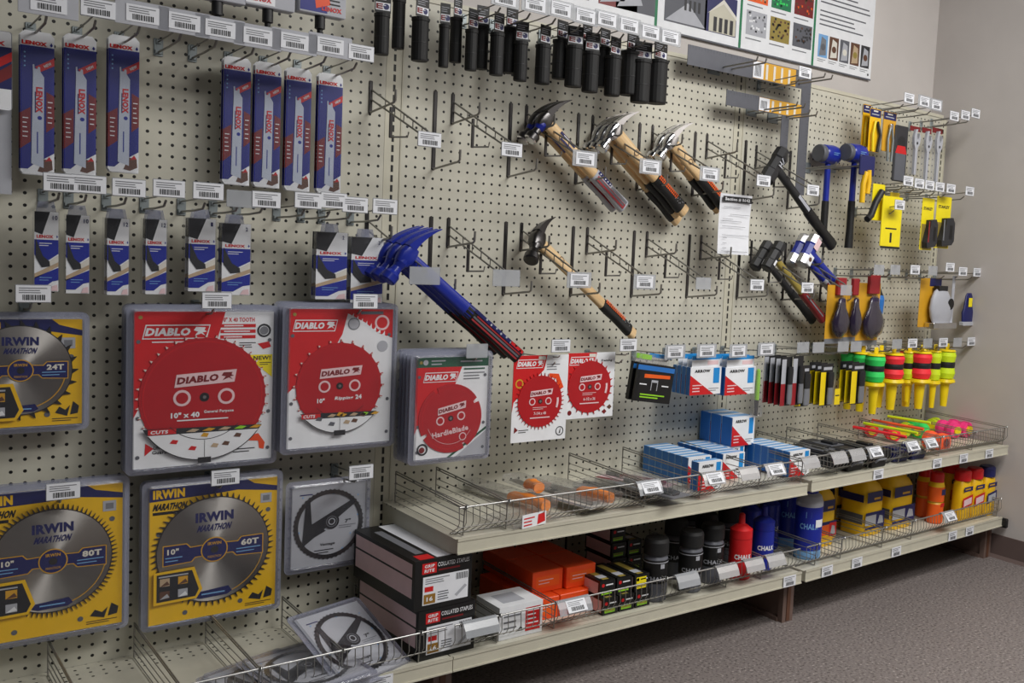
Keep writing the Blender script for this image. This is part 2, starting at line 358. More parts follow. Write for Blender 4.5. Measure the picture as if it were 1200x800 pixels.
# ---------------------------------------------------------------- wire baskets
FY = -15.75
def fence_mesh(n, sp=.72):
    g = M(); Lx = n*sp
    prof = [(FY, 2.95), (FY-.12, 1.5), (FY+.25, .95), (FY+1.6, .14)]
    for k in range(n+1): g.tube([(k*sp, y, z) for y, z in prof], .048, 'wire', 4)
    g.tube([(0, FY, 2.95), (Lx, FY, 2.95)], .1, 'zinc', 6); g.tube([(0, FY+.2, .98), (Lx, FY+.2, .98)], .06, 'wire', 5); g.tube([(0, FY+1.6, .12), (Lx, FY+1.6, .12)], .08, 'wire', 5)
    return g
def fence(x0, n, zt, s, lab):
    single(fence_mesh(n), 'wire_basket_front', lab, 'wire fence', x0, 0, zt, s, 'wire fences along the shelf fronts')
fence(-1.2, 66, ZU, 0, 'grey wire fence along the front of the middle upper shelf')
fence(46.9, 66, ZU+.25, 3, 'grey wire fence along the front of the right upper shelf beside neon reels')
fence(-49.0, 65, ZB, 0, 'grey wire fence along the front of the left bottom shelf by loose blades')
fence(-1.2, 66, ZB, 0, 'grey wire fence along the front of the middle bottom shelf before orange boxes')
fence(46.9, 66, ZB, 3, 'grey wire fence along the front of the right bottom shelf before yellow bottles')
def divider_mesh():
    g = M()
    for z in (.12, .75, 1.4, 2.05): g.tube([(0, -1.0, z), (0, FY+.3, z)], .05, 'wire', 4)
    for z in (2.7, 2.95): g.tube([(0, -1.0, z+.35), (0, FY+.1, z)], .07, 'wire', 5)
    g.tube([(0, -1.0, 0.1), (0, -1.0, 3.3)], .08, 'wire', 5); g.tube([(0, FY+.4, .1), (0, FY+.2, 3.05)], .07, 'wire', 5)
    g.tube([(0, FY+.2, 2.95), (0, FY-.25, 3.15), (0, FY-.2, 2.8)], .1, 'zinc', 5)
    return g
def divider(X, zt, s, lab, rz=0):
    o = prim(cached('basket_divider', divider_mesh), 'basket_divider'); o.location = W(X, 0, zt+.02, s); o.rotation_euler = (0, 0, (T3 if s == 3 else 0)+rz)
    o['label'] = lab; o['category'] = 'wire divider'; o['group'] = 'wire dividers standing on the shelves'
for X, zt, s, lab in [
    (-31.5, ZB, 0, 'wire divider on the left bottom shelf at the lower left corner of the view'), (-24.9, ZB, 0, 'wire divider on the bottom shelf under the left edge of the 60 tooth yellow pack'),
    (-18.9, ZB, 0, 'wire divider on the bottom shelf under the middle of the 60 tooth yellow pack'), (-11.9, ZB, 0, 'wire divider on the bottom shelf just left of the loose clear blade packs'),
    (-4.6, ZB, 0, 'wire divider on the bottom shelf left of the black collated staple boxes'),
    (3.6, ZB, 0, 'wire divider right of the black collated staple boxes'), (10.2, ZB, 0, 'wire divider between white carton and orange boxes'),
    (24.6, ZB, 0, 'wire divider between the small black boxes and the black jars'), (34.2, ZB, 0, 'wire divider left of the red chalk bottle'),
    (40.0, ZB, 0, 'wire divider right of the blue chalk bottle'), (49.2, ZB, 3, 'wire divider right of the blue jug on the bottom shelf'), (54.4, ZB, 3, 'wire divider right of the yellow jug with orange label'),
    (63.5, ZB, 3, 'wire divider left of the big yellow handled jugs'), (70.5, ZB, 3, 'wire divider between yellow jugs and red capped tubes'), (94.0, ZB, 3, 'end divider of the bottom baskets next to the side wall'),
    (-.5, ZU, 0, 'wire divider at the left end of the middle upper shelf'), (4.1, ZU, 0, 'second wire divider from the left on the middle upper shelf'), (21.2, ZU, 0, 'wire divider right of the long orange handled saw'),
    (29.2, ZU, 0, 'wire divider left of the rows of blue staple boxes'), (38.6, ZU, 0, 'wire divider between the rows of blue staple boxes'), (46.0, ZU, 0, 'wire divider at the right end of the middle upper shelf'),
    (52.5, ZU+.25, 3, 'wire divider among the black plastic tools'), (59.0, ZU+.25, 3, 'wire divider right of the black plastic tools'), (66.0, ZU+.25, 3, 'wire divider left of the orange string reel'),
    (76.0, ZU+.25, 3, 'wire divider right of the orange string reel'), (85.0, ZU+.25, 3, 'wire divider right of the pink string reels'), (94.0, ZU+.25, 3, 'end divider of the upper baskets next to the side wall')]:
    divider(X, zt, s, lab)

# ---------------------------------------------------------------- price tags
def tag_mesh(kind):
    g = M(-.03)
    if kind == 'lip': w, h = 2.2, 1.35
    else: w, h = 2.35, 1.3
    g.box(-w/2, w/2, -.03, 0, -h/2, h/2, 'paper')
    x = -w/2+.45
    rnd = random.Random(3)
    while x < w/2-.4:
        b = rnd.choice((.04, .06, .09)); g.rect(x, x+b, -h/2+.15, -h/2+.15+h*.33, 'ink', 1); x += b+rnd.choice((.04, .06))
    g.lines(-w/2+.2, w/2-.15, 0, h/2-.12, 3, 'grey', 1, .4)
    return g
def holder_mesh(kind):
    g = M()
    if kind == 'plate': g.box(-1.95, 1.95, .0, .06, -.95, .95, 'lightgrey', .05)
    elif kind == 'wide': g.box(-1.6, 1.6, .0, .05, -.85, .85, 'cleartag', .08)
    else: g.box(-1.22, 1.22, .0, .05, -.72, .72, 'cleartag', .08)
    g.box(-.25, .25, .05, .25, .2, .7, 'zinc')
    return g
def prong_mesh(L):
    return M().tube([(0, 0, 0), (0, -L*.5, .1), (0, -L+.6, .3), (0, -L, .75)], .1, 'wire', 6)
def tagwire_mesh(L):
    return M().tube([(0, -.1, .9), (0, -L*.5, 1.05), (0, -L, 1.35), (0, -L-.35, 1.6)], .075, 'wire', 6)
def clip_mesh():
    g = M().box(-.38, .38, -.12, -.0, -.35, 1.15, 'galv', .08); g.box(-.3, .3, -.28, -.1, -.15, .2, 'galv', .05); g.box(-.2, .2, -.22, -.1, .7, 1.05, 'galv', .04)
    return g
HOOKN = 0
def hook(px, py, lab, s=0, L=7.5, kind='small', paper=True, grp='wire peg hooks with price tags', prong=True, Z=None):
    """px, py: where the price tag at the end of the hook is seen"""
    X, z = at(px, py, -L-.35, s)
    zb = (z-1.55) if Z is None else Z
    t = thing('peg_hook', lab, 'hook', X, 0, zb, s, grp)
    prim(cached('wall_clip', clip_mesh), 'wall_clip', t)
    if prong: prim(cached(('prong', L), lambda: prong_mesh(L-.6)), 'prong', t, (0, -.1, 0))
    prim(cached(('tag_wire', L), lambda: tagwire_mesh(L)), 'tag_wire', t)
    h = prim(cached(('tag_holder', kind), lambda: holder_mesh(kind)), 'tag_holder', t, (0, -L-.4, z-zb), label=None if paper else 'empty clear tag holder')
    if paper: prim(cached(('price_tag', 'small'), lambda: tag_mesh('small')), 'price_tag', h, (0, -.02, 0), label='white price tag with barcode')
    return X, zb
# ---------------------------------------------------------------- carded saw blades on the left
def teeth(R, r, n, lean=.5):
    P = []
    for k in range(n):
        a = 2*math.pi*k/n; b = 2*math.pi*(k+lean)/n; c = 2*math.pi*(k+.95)/n
        P += [(R*math.cos(a), R*math.sin(a)), (r*math.cos(a+.02*(b-a)), r*math.sin(a+.02*(b-a))), (r*math.cos(b), r*math.sin(b)), (R*math.cos(c), R*math.sin(c))]
    return P
def shell(w, h, t, notch=0):
    """clear tray: rim plate behind, raised dome in front with thin walls"""
    g = M()
    g.prism(M.rr(0, 0, w+1.1, h+1.1, .5, 3), .02, .07, 'clearrim')
    o = M.rr(0, 0, w+.35, h+.35, .3, 3); i = M.rr(0, 0, w+.1, h+.1, .25, 3)
    g.loft([[(x, .02, z) for x, z in o], [(x, -t, z) for x, z in i]], 'clearrim', False)
    g.add([(x, -t, z) for x, z in i], [tuple(range(len(i)))], 'clearshell')
    return g
def stack_edge(w, h, d):
    """rims of the further copies standing right behind"""
    return None
def irwin_pack(cx, cz, w, h, Y, T, rad, bc, lab, grp='yellow carded saw blades in clear packs'):
    t = thing('saw_blade_pack', lab, 'saw blade', cx, Y, cz, 0, grp)
    g = M(-.05); g.box(-w/2, w/2, -.05, 0, -h/2, h/2, 'yellow')
    hh = h/2; ww = w/2
    g.poly([(-ww, hh), (-ww, hh-1.25), (ww*.0, hh-1.05), (ww*.35, hh-.9), (ww, hh-1.35), (ww, hh-.9), (ww*.62, hh-.45), (ww*.5, hh)], 'navy', 1)
    g.txt('IRWIN', -ww+1.6, hh-.62, 2.6, .8, 'yellow', 2, bold=.06)
    g.txt('MARATHON', -ww+1.7, hh-1.75, 2.7, .62, 'black', 2, .3, .06); g.rect(-ww+.3, -ww+2.6, hh-2.45, hh-2.2, 'black', 2)
    g.rect(ww-1.5, ww-.5, hh-2.4, hh-1.5, 'lightgrey', 2); g.rect(ww-1.3, ww-.7, hh-2.2, hh-1.7, 'grey', 3)
    for x, z in ((ww-.8, hh-3.1), (-ww+.8, hh-4.2), (-ww*.45, -hh+.7), (ww*.42, -hh+.9)): g.disc(x, z, .22, 'midgrey', 2, 10)
    g.poly([(ww*.55, -hh+1.0), (ww*.62, -hh+1.5), (ww*.72, -hh+1.2), (ww*.8, -hh+1.6), (ww*.75, -hh+.7)], 'ink', 2)
    g.poly([(ww*.8, -hh+.8), (ww*.85, -hh+1.9), (ww*.95, -hh+1.5), (ww*.93, -hh+.9)], 'ink', 2); g.lines(ww*.5, ww*.95, -hh+.25, -hh+.6, 2, 'ink', 2)
    prim(g, 'backing_card', t)
    bz = bc
    b = M().prism([(x, z) for x, z in teeth(rad, rad-.42, T, .62)], -.14, -.06, 'darksteel')
    b.yf = -.14; b.disc(0, 0, rad-.5, 'brushed', 1, 64)
    k = rad/5
    b.txt('IRWIN', 0, 2.9*k, 3.1*k, .85*k, 'navy', 3, 0, .06); b.txt('MARATHON', 0, 1.95*k, 2.7*k, .6*k, 'navy', 3, .35, .05)
    for sg in (-1, 1):
        b.poly([(sg*.8*k, .55*k), (sg*1.9*k, .5*k), (sg*2.2*k, .85*k), (sg*4.1*k, .85*k), (sg*4.1*k, -.95*k), (sg*1.8*k, -.85*k), (sg*1.5*k, -.5*k), (sg*.8*k, -.5*k)], 'gold', 3)
        b.poly([(sg*.8*k, .47*k), (sg*1.95*k, .42*k), (sg*2.25*k, .77*k), (sg*4.02*k, .77*k), (sg*4.02*k, -.87*k), (sg*1.85*k, -.77*k), (sg*1.55*k, -.42*k), (sg*.8*k, -.42*k)], 'navy', 4)
    b.txt('%dT' % bc[1], 2.95*k, .28*k, 1.5*k, .55*k, 'offwhite', 6, 0, .05) if isinstance(bc, tuple) else None
    b.txt('10"', -3.3*k, .28*k, .9*k, .5*k, 'offwhite', 6, 0, .04); b.lines(1.8*k, 3.95*k, -.65*k, -.1*k, 2, 'skyblue', 6, .3); b.lines(-3.9*k, -2.5*k, -.65*k, -.1*k, 2, 'skyblue', 6, .3)
    b.disc(0, 0, 1.1*k, 'gold', 5, 32); b.disc(0, 0, 1.0*k, 'navy', 6, 32); b.txt('IRWIN', 0, .55*k, 1.1*k, .28*k, 'gold', 7, 0, .03); b.txt('MARATHON', 0, -.6*k, 1.1*k, .22*k, 'gold', 7, .2)
    b.disc(0, 0, .32*k, 'darksteel', 7, 16)
    b.ring(0, 0, rad-.95, rad-.88, 'gold', 3, 40, -75, -8)
    b.poly([(-1.3*k, -3.6*k), (1.2*k, -3.4*k), (1.5*k, -3.9*k), (1.1*k, -4.15*k), (-1.1*k, -4.2*k), (-1.6*k, -4.0*k)], 'navy', 4); b.lines(-1*k, 1*k, -4.0*k, -3.7*k, 1, 'skyblue', 5, .4)
    bl = prim(b, 'saw_blade', t, (bc[2], -.02, bc[0]), label='round silver saw blade with dark printing')
    q = M(-.34); x0, x1, z0, z1 = -ww+.35, -ww+4.4, bc[0]-1.1*k-3.2, bc[0]-1.25*k
    q.prism([(x0, z0), (x1-.5, z0+.1), (x1, z0+.9), (x1-.7, z1), (x0, z1-.1)], -.34, -.3, 'yellow')
    q.poly([(x0+.25, z0+.25), (x1-.6, z0+.33), (x1-.3, z0+.95), (x1-.9, z1-.25), (x0+.25, z1-.3)], 'softblack', 1)
    for i, (a, c) in enumerate(((0, 0), (1, 0), (0, 1), (1, 1))):
        q.rect(x0+.5+a*1.5, x0+1.3+a*1.5, z0+.5+c*1.15, z0+1.2+c*1.15, ('brown', 'lightgrey', 'tan', 'gold')[i], 2)
        q.poly([(x0+.5+a*1.5, z0+.5+c*1.15), (x0+1.3+a*1.5, z0+.6+c*1.15), (x0+1.1+a*1.5, z0+.95+c*1.15)], ('lightgrey', 'white', 'brown', 'brown')[i], 3)
    q.lines(x0+.4, x1-1.1, z1-.65, z1-.4, 1, 'lightgrey', 2, .5)
    prim(q, 'material_guide', t)
    prim(shell(w, h, .6), 'clear_shell', t)
    return t
def depth_copy(root, dy, lab, dx=0, dz=0, ry=0, skip=()):
    c = root.copy(); C.objects.link(c); v = Vector((dx, dy, dz))*I
    c.location = root.location + (root.rotation_euler.to_matrix() @ v); c['label'] = lab
    if ry: c.rotation_euler = (root.rotation_euler.to_matrix() @ Matrix.Rotation(ry, 3, 'Y')).to_euler()
    def rec(a, b):
        for ch in [o for o in bpy.data.objects if o.parent == a]:
            if ch.name.split('.')[0] in skip: continue
            n = ch.copy(); C.objects.link(n); n.parent = b; rec(ch, n)
    rec(root, c); return c
def irwin_at(px, Y, T, n, blade_px, lab, back):
    cx, cz, w, h = face(*px, Y)
    bx, bz = at(blade_px[0], blade_px[1], Y-.15); rad = abs(at(blade_px[2], blade_px[1], Y-.15)[0]-bx)
    r = irwin_pack(cx, cz, w, h, Y, n, rad, (bz-cz, T, bx-cx), lab)
    for k, b in enumerate(back): depth_copy(r, .75*(k+1), b, skip=('material_guide',))
irwin_at((-52, 374, 96, 500), -2.6, 24, 24, (24, 434, 92), 'yellow carded 24 tooth saw blade cut off by the left edge of the view', ['second 24 tooth yellow blade pack, right behind the front one'])
irwin_at((-36, 573, 143, 744), -2.6, 80, 80, (62, 657, 138), 'yellow carded 80 tooth saw blade at the lower left corner', ['second 80 tooth yellow blade pack, right behind the front one'])
irwin_at((174, 565, 323, 720), -2.6, 60, 60, (251, 643, 320), 'yellow carded 60 tooth saw blade above the empty bottom shelf', ['second 60 tooth yellow blade pack, right behind the front one'])

# red carded saw blades
def badge(g, cx, cz, w, h, l, dark='white', field='red', rot=4, outline=True):
    c, s_ = math.cos(R_(rot)), math.sin(R_(rot))
    def tr(p): return [(cx+x*c-z*s_, cz+x*s_+z*c) for x, z in p]
    P = [(-w/2-.1*h, -h/2), (w/2-.12*h, -h/2), (w/2+.12*h, h/2), (-w/2+.12*h, h/2)]
    Q = [(x*.965, z*.84) for x, z in P]
    if outline: g.poly(tr(P), dark, l); g.poly(tr(Q), field, l+1)
    else: g.poly(tr(P), field, l+1)
    g.txt('DIABLO', cx-.13*w*c, cz-.13*w*s_, w*.68, h*.56, dark, l+2, .22, .06, rot)
    e = [(.27, -.3), (.33, .0), (.26, .1), (.3, .34), (.45, .3), (.43, .12), (.47, .0), (.4, -.05), (.45, -.3), (.38, -.12)]
    g.poly(tr([(x*w, z*h) for x, z in e]), dark, l+2)
def diablo_pack(px, Y, lab, kind, blade, s=0, back=(), rz=0, clam=True, grp='red carded saw blades'):
    cx, cz, w, h = face(*px, Y, s); ww, hh = w/2, h/2
    t = thing('saw_blade_pack', lab, 'saw blade', cx, Y, cz, s, grp, rz)
    g = M(-.05); g.box(-ww, ww, -.05, 0, -hh, hh, 'white')
    bx, bz = at(blade[0], blade[1], Y-.12, s); rad = abs(at(blade[2], blade[1], Y-.12, s)[0]-bx); bx -= cx; bz -= cz
    if kind == 'general':
        g.poly([(-ww, hh), (ww*.27, hh), (ww*.15, hh-2.6), (-ww*.25, bz+rad*.5), (-ww*.93, bz-.8), (-ww, -hh*.35)], 'red', 1)
        badge(g, -ww+3.35, hh-1.75, 5.2, 1.25, 2, rot=0); g.lines(-ww+1.4, -ww+4.6, hh-2.75, hh-2.5, 1, 'white', 2, .4)
        g.txt('10" X 40 TOOTH', ww-3.1, hh-.7, 2.8, .4, 'red', 2, 0, .02)
        for k in range(3): g.rect(ww*.2, ww-1.6, hh-1.4-k*.5, hh-1.1-k*.5, 'red', 2); g.lines(ww*.25, ww-2, hh-1.38-k*.5, hh-1.12-k*.5, 1, 'white', 3, .4, k)
        g.ring(ww-.85, hh-1.7, .45, .62, 'ink', 2, 16); g.disc(ww-.85, hh-1.7, .38, 'grey', 2, 14); g.lines(ww-3.0, ww-1.5, hh-3.3, hh-2.7, 3, 'ink', 2)
        g.poly([(ww-1.4, hh-2.9), (ww-.4, hh-2.7), (ww-.2, hh-3.2), (ww-.9, hh-3.4)], 'red', 2)
        g.poly([(ww-2.5, hh-3.9), (ww-.08, hh-3.9), (ww-.08, hh-6.0)], 'brightyellow', 2); g.txt('NEW!', ww-1.0, hh-4.2, 1.5, .38, 'ink', 3, 0, .03); g.lines(ww-1.2, ww-.15, hh-4.9, hh-4.55, 2, 'ink', 3)
        g.poly([(-ww+.9, -hh+1.1), (-ww+.95, -hh+2.2), (-ww+1.6, -hh+1.7)], 'red', 2); g.txt('Lifetime', -ww+2.2, -hh+1.75, 1.2, .3, 'ink', 2, 0, .03); g.txt('Guarantee', -ww+2.5, -hh+1.35, 2.0, .32, 'ink', 2, 0, .03)
        g.poly([(ww-2.3, -hh+2.2), (ww-1.2, -hh+2.4), (ww-.6, -hh+1.5), (ww-.7, -hh+.9), (ww-1.1, -hh+1.0), (ww-1.2, -hh+1.7), (ww-2.2, -hh+1.8)], 'orangepack', 2); g.lines(ww-3.4, ww-1.4, -hh+.7, -hh+1.2, 2, 'ink', 2)
    elif kind == 'ripping':
        g.poly([(-ww, hh), (ww, hh), (ww, hh-2.8), (ww*.7, hh-2.3), (ww*.45, hh-1.3), (ww*.1, hh-.4), (0, hh-2.4), (-ww*.3, bz+rad*.5), (-ww*.9, bz), (-ww, -hh*.2)], 'red', 1)
        badge(g, -ww+2.45, hh-1.55, 4.0, 1.1, 2, rot=0); g.ring(ww-1.1, hh-1.3, .55, .75, 'pink', 2, 18); g.disc(ww*.22, hh-1.4, .6, 'grey', 2, 16); g.disc(ww*.22, hh-1.4, .5, 'lightgrey', 3, 16); g.disc(ww-1.0, hh-3.6, .55, 'lightgrey', 2, 16)
        for k in range(9):
            a = (ww*(.15+.09*k), hh-.55-.24*k); g.poly([(a[0]-.1, a[1]-.3), (a[0]+.16, a[1]-.1), (a[0]+.3, a[1]+.18), (a[0]+.32, a[1]-.35)], 'white', 2)
        g.rect(ww*.35, ww*.8, hh-.5, hh-.2, 'midgrey', 2)
    elif kind == 'cement':
        g.rect(-ww, ww, hh-1.0, hh, 'darkgreen', 1); g.lines(-ww+1.6, -ww+3.2, hh-.85, hh-.2, 2, 'lightgrey', 2); g.disc(-ww+1.0, hh-.5, .28, 'lightgrey', 2, 10); g.lines(ww-3.2, ww-.6, hh-.7, hh-.25, 1, 'lightgrey', 2)
        g.poly([(-ww, hh-1.0), (ww*.25, hh-1.0), (ww*.05, hh-3.0), (-ww*.6, bz+rad*.6), (-ww, bz-rad*.4)], 'red', 2); badge(g, -ww*.33, hh-2.0, 3.6, 1.0, 3, rot=0)
        g.lines(ww*.3, ww-.3, hh-1.4, hh-1.1, 1, 'darkgreen', 3, .5); g.lines(ww*.3, ww-.3, hh-2.4, hh-1.5, 3, 'grey', 3); g.poly([(ww, bz-rad*.3), (ww, bz-rad*.38), (-ww*.1+.4, -hh), (-ww*.1, -hh)], 'darkgreen', 2); g.poly([(ww, bz-rad*.42), (ww, -hh), (ww*.15, -hh)], 'lightgrey', 2)
        g.ring(-ww+.9, -hh+1.0, .42, .6, 'ink', 3, 18); g.disc(-ww+.85, -hh+.95, .3, 'darkred', 3, 12)
    else:
        g.poly([(-ww, hh), (ww*.2, hh), (ww*.1, hh-1.6), (-ww*.2, bz+rad*.8), (-ww*.95, bz), (-ww, -hh*.3)], 'red' if kind == 'finish' else 'red', 1)
        badge(g, -ww*.4, hh-.9, 3.3, .95, 2, rot=0)
        if kind == 'finish':
            g.poly([(ww*.3, hh-2), (ww*.65, hh-2.1), (ww*.85, hh-3.6), (ww*.7, hh-3.9), (ww*.55, hh-2.6), (ww*.3, hh-2.4)], 'orangepack', 2); g.lines(ww*.2, ww*.7, hh-1.7, hh-.9, 3, 'grey', 2); g.ring(-ww+.8, hh-3.0, .35, .5, 'gold', 2, 16)
            g.poly([(-ww+.35, -hh+1.0), (-ww+.4, -hh+1.7), (-ww+.85, -hh+1.35)], 'darkred', 2); g.lines(-ww+.9, -ww+2.2, -hh+.95, -hh+1.4, 2, 'ink', 2); g.ring(ww-.8, -hh+.9, .42, .52, 'ink', 2, 16); g.poly([(ww-.9, -hh+.6), (ww-.7, -hh+.7), (ww-.7, -hh+1.3)], 'ink', 2)
        else:
            g.txt('Framing', ww-1.2, hh-.95, 1.5, .3, 'ink', 2, .2, .03); g.poly([(ww-1.6, -hh+.6), (ww-1.2, -hh+.9), (ww-.9, -hh+.6), (ww-1.2, -hh+.3)], 'darkred', 2); g.poly([(ww-.9, -hh+1.1), (ww-.5, -hh+1.4), (ww-.2, -hh+1.1), (ww-.5, -hh+.8)], 'brown', 2); g.disc(-ww+.5, -hh+.7, .28, 'darkred', 2, 12)
        g.rect(-.4, .5, hh-.5, hh-.12, 'offwhite', 3)
    if clam:
        for x in (-ww+.35, ww-.35):
            for z in (hh*.62, -hh*.35, -hh*.85): g.disc(x, z, .17, 'midgrey', 3, 10)
        g.disc(-ww+.5, hh-.5, .17, 'olive', 3, 10)
    prim(g, 'backing_card', t)
    nt = {'general': 40, 'ripping': 24, 'cement': 4, 'finish': 40, 'framing': 24}[kind]
    if kind == 'cement':
        P = []
        for k in range(4):
            for j in range(12): a = 2*math.pi*(k+j/12)/4+.6; P.append((rad*math.cos(a), rad*math.sin(a)))
            a = 2*math.pi*(k+.93)/4+.6; P.append(((rad-.55)*math.cos(a), (rad-.55)*math.sin(a))); a += .09; P.append(((rad-.5)*math.cos(a), (rad-.5)*math.sin(a)))
    else: P = teeth(rad, rad-.32, nt, .75)
    b = M().prism(P, -.13, -.06, 'bladered'); b.yf = -.13
    k = rad/5.2
    if nt in (40, 24) and clam:
        for i in range(nt):
            a = 2*math.pi*(i+.88)/nt; ca, sa = math.cos(a), math.sin(a); b.poly([(rad*ca*.955-.1*sa, rad*sa*.955+.1*ca), (rad*ca*1.0, rad*sa*1.0), (rad*ca*.955+.1*sa, rad*sa*.955-.1*ca)], 'offwhite', 1)
    b.ring(0, 0, rad*.88, rad*.892, 'red', 1, 48)
    badge(b, .1, rad*.3, rad*.9, rad*.2, 2, 'darkred', 'pink', 4 if kind != 'cement' else 12, False)
    b.disc(0, 0, .3*k+.08, 'darksteel', 2, 18); b.disc(0, 0, .15, 'steel', 3, 12)
    b.disc(-rad*.33, 0 if kind != 'cement' else -.2, .13*rad, 'pink', 2, 16); b.disc(rad*.33, 0 if kind != 'cement' else .2, .13*rad, 'pink', 2, 16)
    b.disc(-rad*.33, 0 if kind != 'cement' else -.2, .09*rad, 'bladered', 3, 16); b.disc(rad*.33, 0 if kind != 'cement' else .2, .09*rad, 'bladered', 3, 16)
    if kind == 'cement': b.txt('HardieBlade', 0, -rad*.38, rad*1.15, rad*.16, 'pink', 2, 0, .04, 9); b.ring(0, 0, rad*.74, rad*.75, 'pink', 2, 40, 200, 330); b.disc(rad*.4, -rad*.55, rad*.12, 'pink', 2, 14); b.disc(rad*.4, -rad*.55, rad*.09, 'bladered', 3, 14)
    elif kind == 'general': b.txt('10" x 40', -rad*.28, -rad*.27, rad*.42, rad*.09, 'white', 2, 0, .05); b.txt('General Purpose', rad*.22, -rad*.24, rad*.45, rad*.06, 'white', 2, 0, .03); b.lines(-rad*.4, rad*.4, -rad*.38, -rad*.33, 1, 'white', 2, .4)
    elif kind == 'ripping': b.txt('Ripping', rad*.1, -rad*.27, rad*.4, rad*.09, 'white', 2, .2, .04); b.txt('24', rad*.42, -rad*.25, rad*.14, rad*.1, 'white', 2, 0, .05); b.txt('10"', -rad*.4, -rad*.3, rad*.16, rad*.1, 'white', 2, 0, .05)
    else:
        b.txt('7-1/4 x 40' if kind == 'finish' else '6-1/2 x 36', 0, -rad*.42, rad*.5, rad*.11, 'pink', 2, 0, .04); b.lines(-rad*.3, rad*.3, -rad*.3, -rad*.18, 2, 'pink', 2, .3); b.lines(-rad*.4, rad*.45, -rad*.62, -rad*.52, 1, 'pink', 2, .4)
        b.ring(0, 0, rad*.68, rad*.76, 'pink', 2, 12, -20, 8)
    prim(b, 'saw_blade', t, (bx, -.01, bz), label='round red saw blade with pale printing')
    if kind in ('general', 'ripping'):
        q = M(-.36); dz = -rad*.46 if kind == 'general' else -rad*.55
        P = [(bx+rad*1.005*math.cos(R_(a)), bz+rad*1.005*math.sin(R_(a))) for a in range(180+int(math.degrees(math.asin(-dz/rad))), 361-int(math.degrees(math.asin(-dz/rad))), 4)]
        q.prism(P, -.36, -.34, 'ink'); Q = [((x-bx)*.985+bx, (z-bz)*.985+bz) for x, z in P]; q.poly([(x, min(z, bz+dz-.55)) for x, z in Q], 'white', 1)
        q.rect(bx-rad*.82, bx-rad*.42, bz+dz-.5, bz+dz-.05, 'red', 2); q.txt('CUTS', bx-rad*.66, bz+dz-.27, rad*.25, .3, 'white', 3, .15, .04)
        for i in range(5): q.poly([(bx-rad*.28+i*rad*.24, bz+dz-.4), (bx-rad*.18+i*rad*.24, bz+dz-.15), (bx-rad*.08+i*rad*.24, bz+dz-.25), (bx-rad*.15+i*rad*.24, bz+dz-.45)], ('tan', 'gold', 'tan', 'limegreen', 'gold')[i], 3)
        q.ring(bx, bz+.1, rad*.68, rad*.69, 'ink', 2, 24, 222, 318); q.rect(bx-.02, bx+.02, bz-rad*.95, bz-rad*.68, 'ink', 2)
        for xx, zz, mm in ((-.45, -.68, 'red'), (-.18, -.8, 'red'), (.15, -.78, 'tan'), (.32, -.76, 'brown'), (.5, -.64, 'brown'), (0, -.6, 'gold')):
            x, z = bx+xx*rad, bz+zz*rad; q.poly([(x-.35, z-.1), (x-.1, z+.22), (x+.35, z+.12), (x+.2, z-.2)], mm if kind == 'general' else ('midgrey' if xx < 0 else mm), 3)
        q.rect(bx-.55, bx+.55, bz-rad-.25, bz-rad+.25, 'softblack', 4)
        prim(q, 'cutting_guide', t)
    if clam: prim(shell(w, h, .6), 'clear_shell', t)
    if kind in ('finish', 'framing'): pass
    for k, b_ in enumerate(back): depth_copy(t, .8*(k+1), b_, skip=('cutting_guide',))
    return t
diablo_pack((156, 365, 319, 543), -3.6, 'large clear pack with red 40 tooth saw blade and yellow corner flash', 'general', (239.5, 465, 315), back=['second 40 tooth red blade pack, right behind the front one', 'third 40 tooth red blade pack, nearest the pegboard'])
diablo_pack((337, 362, 458, 521), -4.6, 'clear pack with red ripping blade right of the 40 tooth pack', 'ripping', (398, 452, 450), back=['second red ripping blade pack, right behind the front one', 'third red ripping blade pack counted from the front', 'red ripping blade pack nearest the pegboard'])
diablo_pack((486, 418, 570, 535), -7.0, 'clear pack with notched red cement board blade hanging under the blue hammer', 'cement', (528, 490, 564), back=['second cement board blade pack counted from the front', 'third cement board blade pack counted from the front', 'fourth cement board blade pack counted from the front', 'cement board blade pack nearest the pegboard'])
diablo_pack((600, 416, 664, 516), -6.5, 'thin white card with round red fine tooth blade, left of two', 'finish', (633, 470, 661), clam=False)
diablo_pack((664, 413, 719, 489), -6.0, 'thin white card with smaller red framing blade, right of two', 'framing', (691, 453, 718), clam=False)

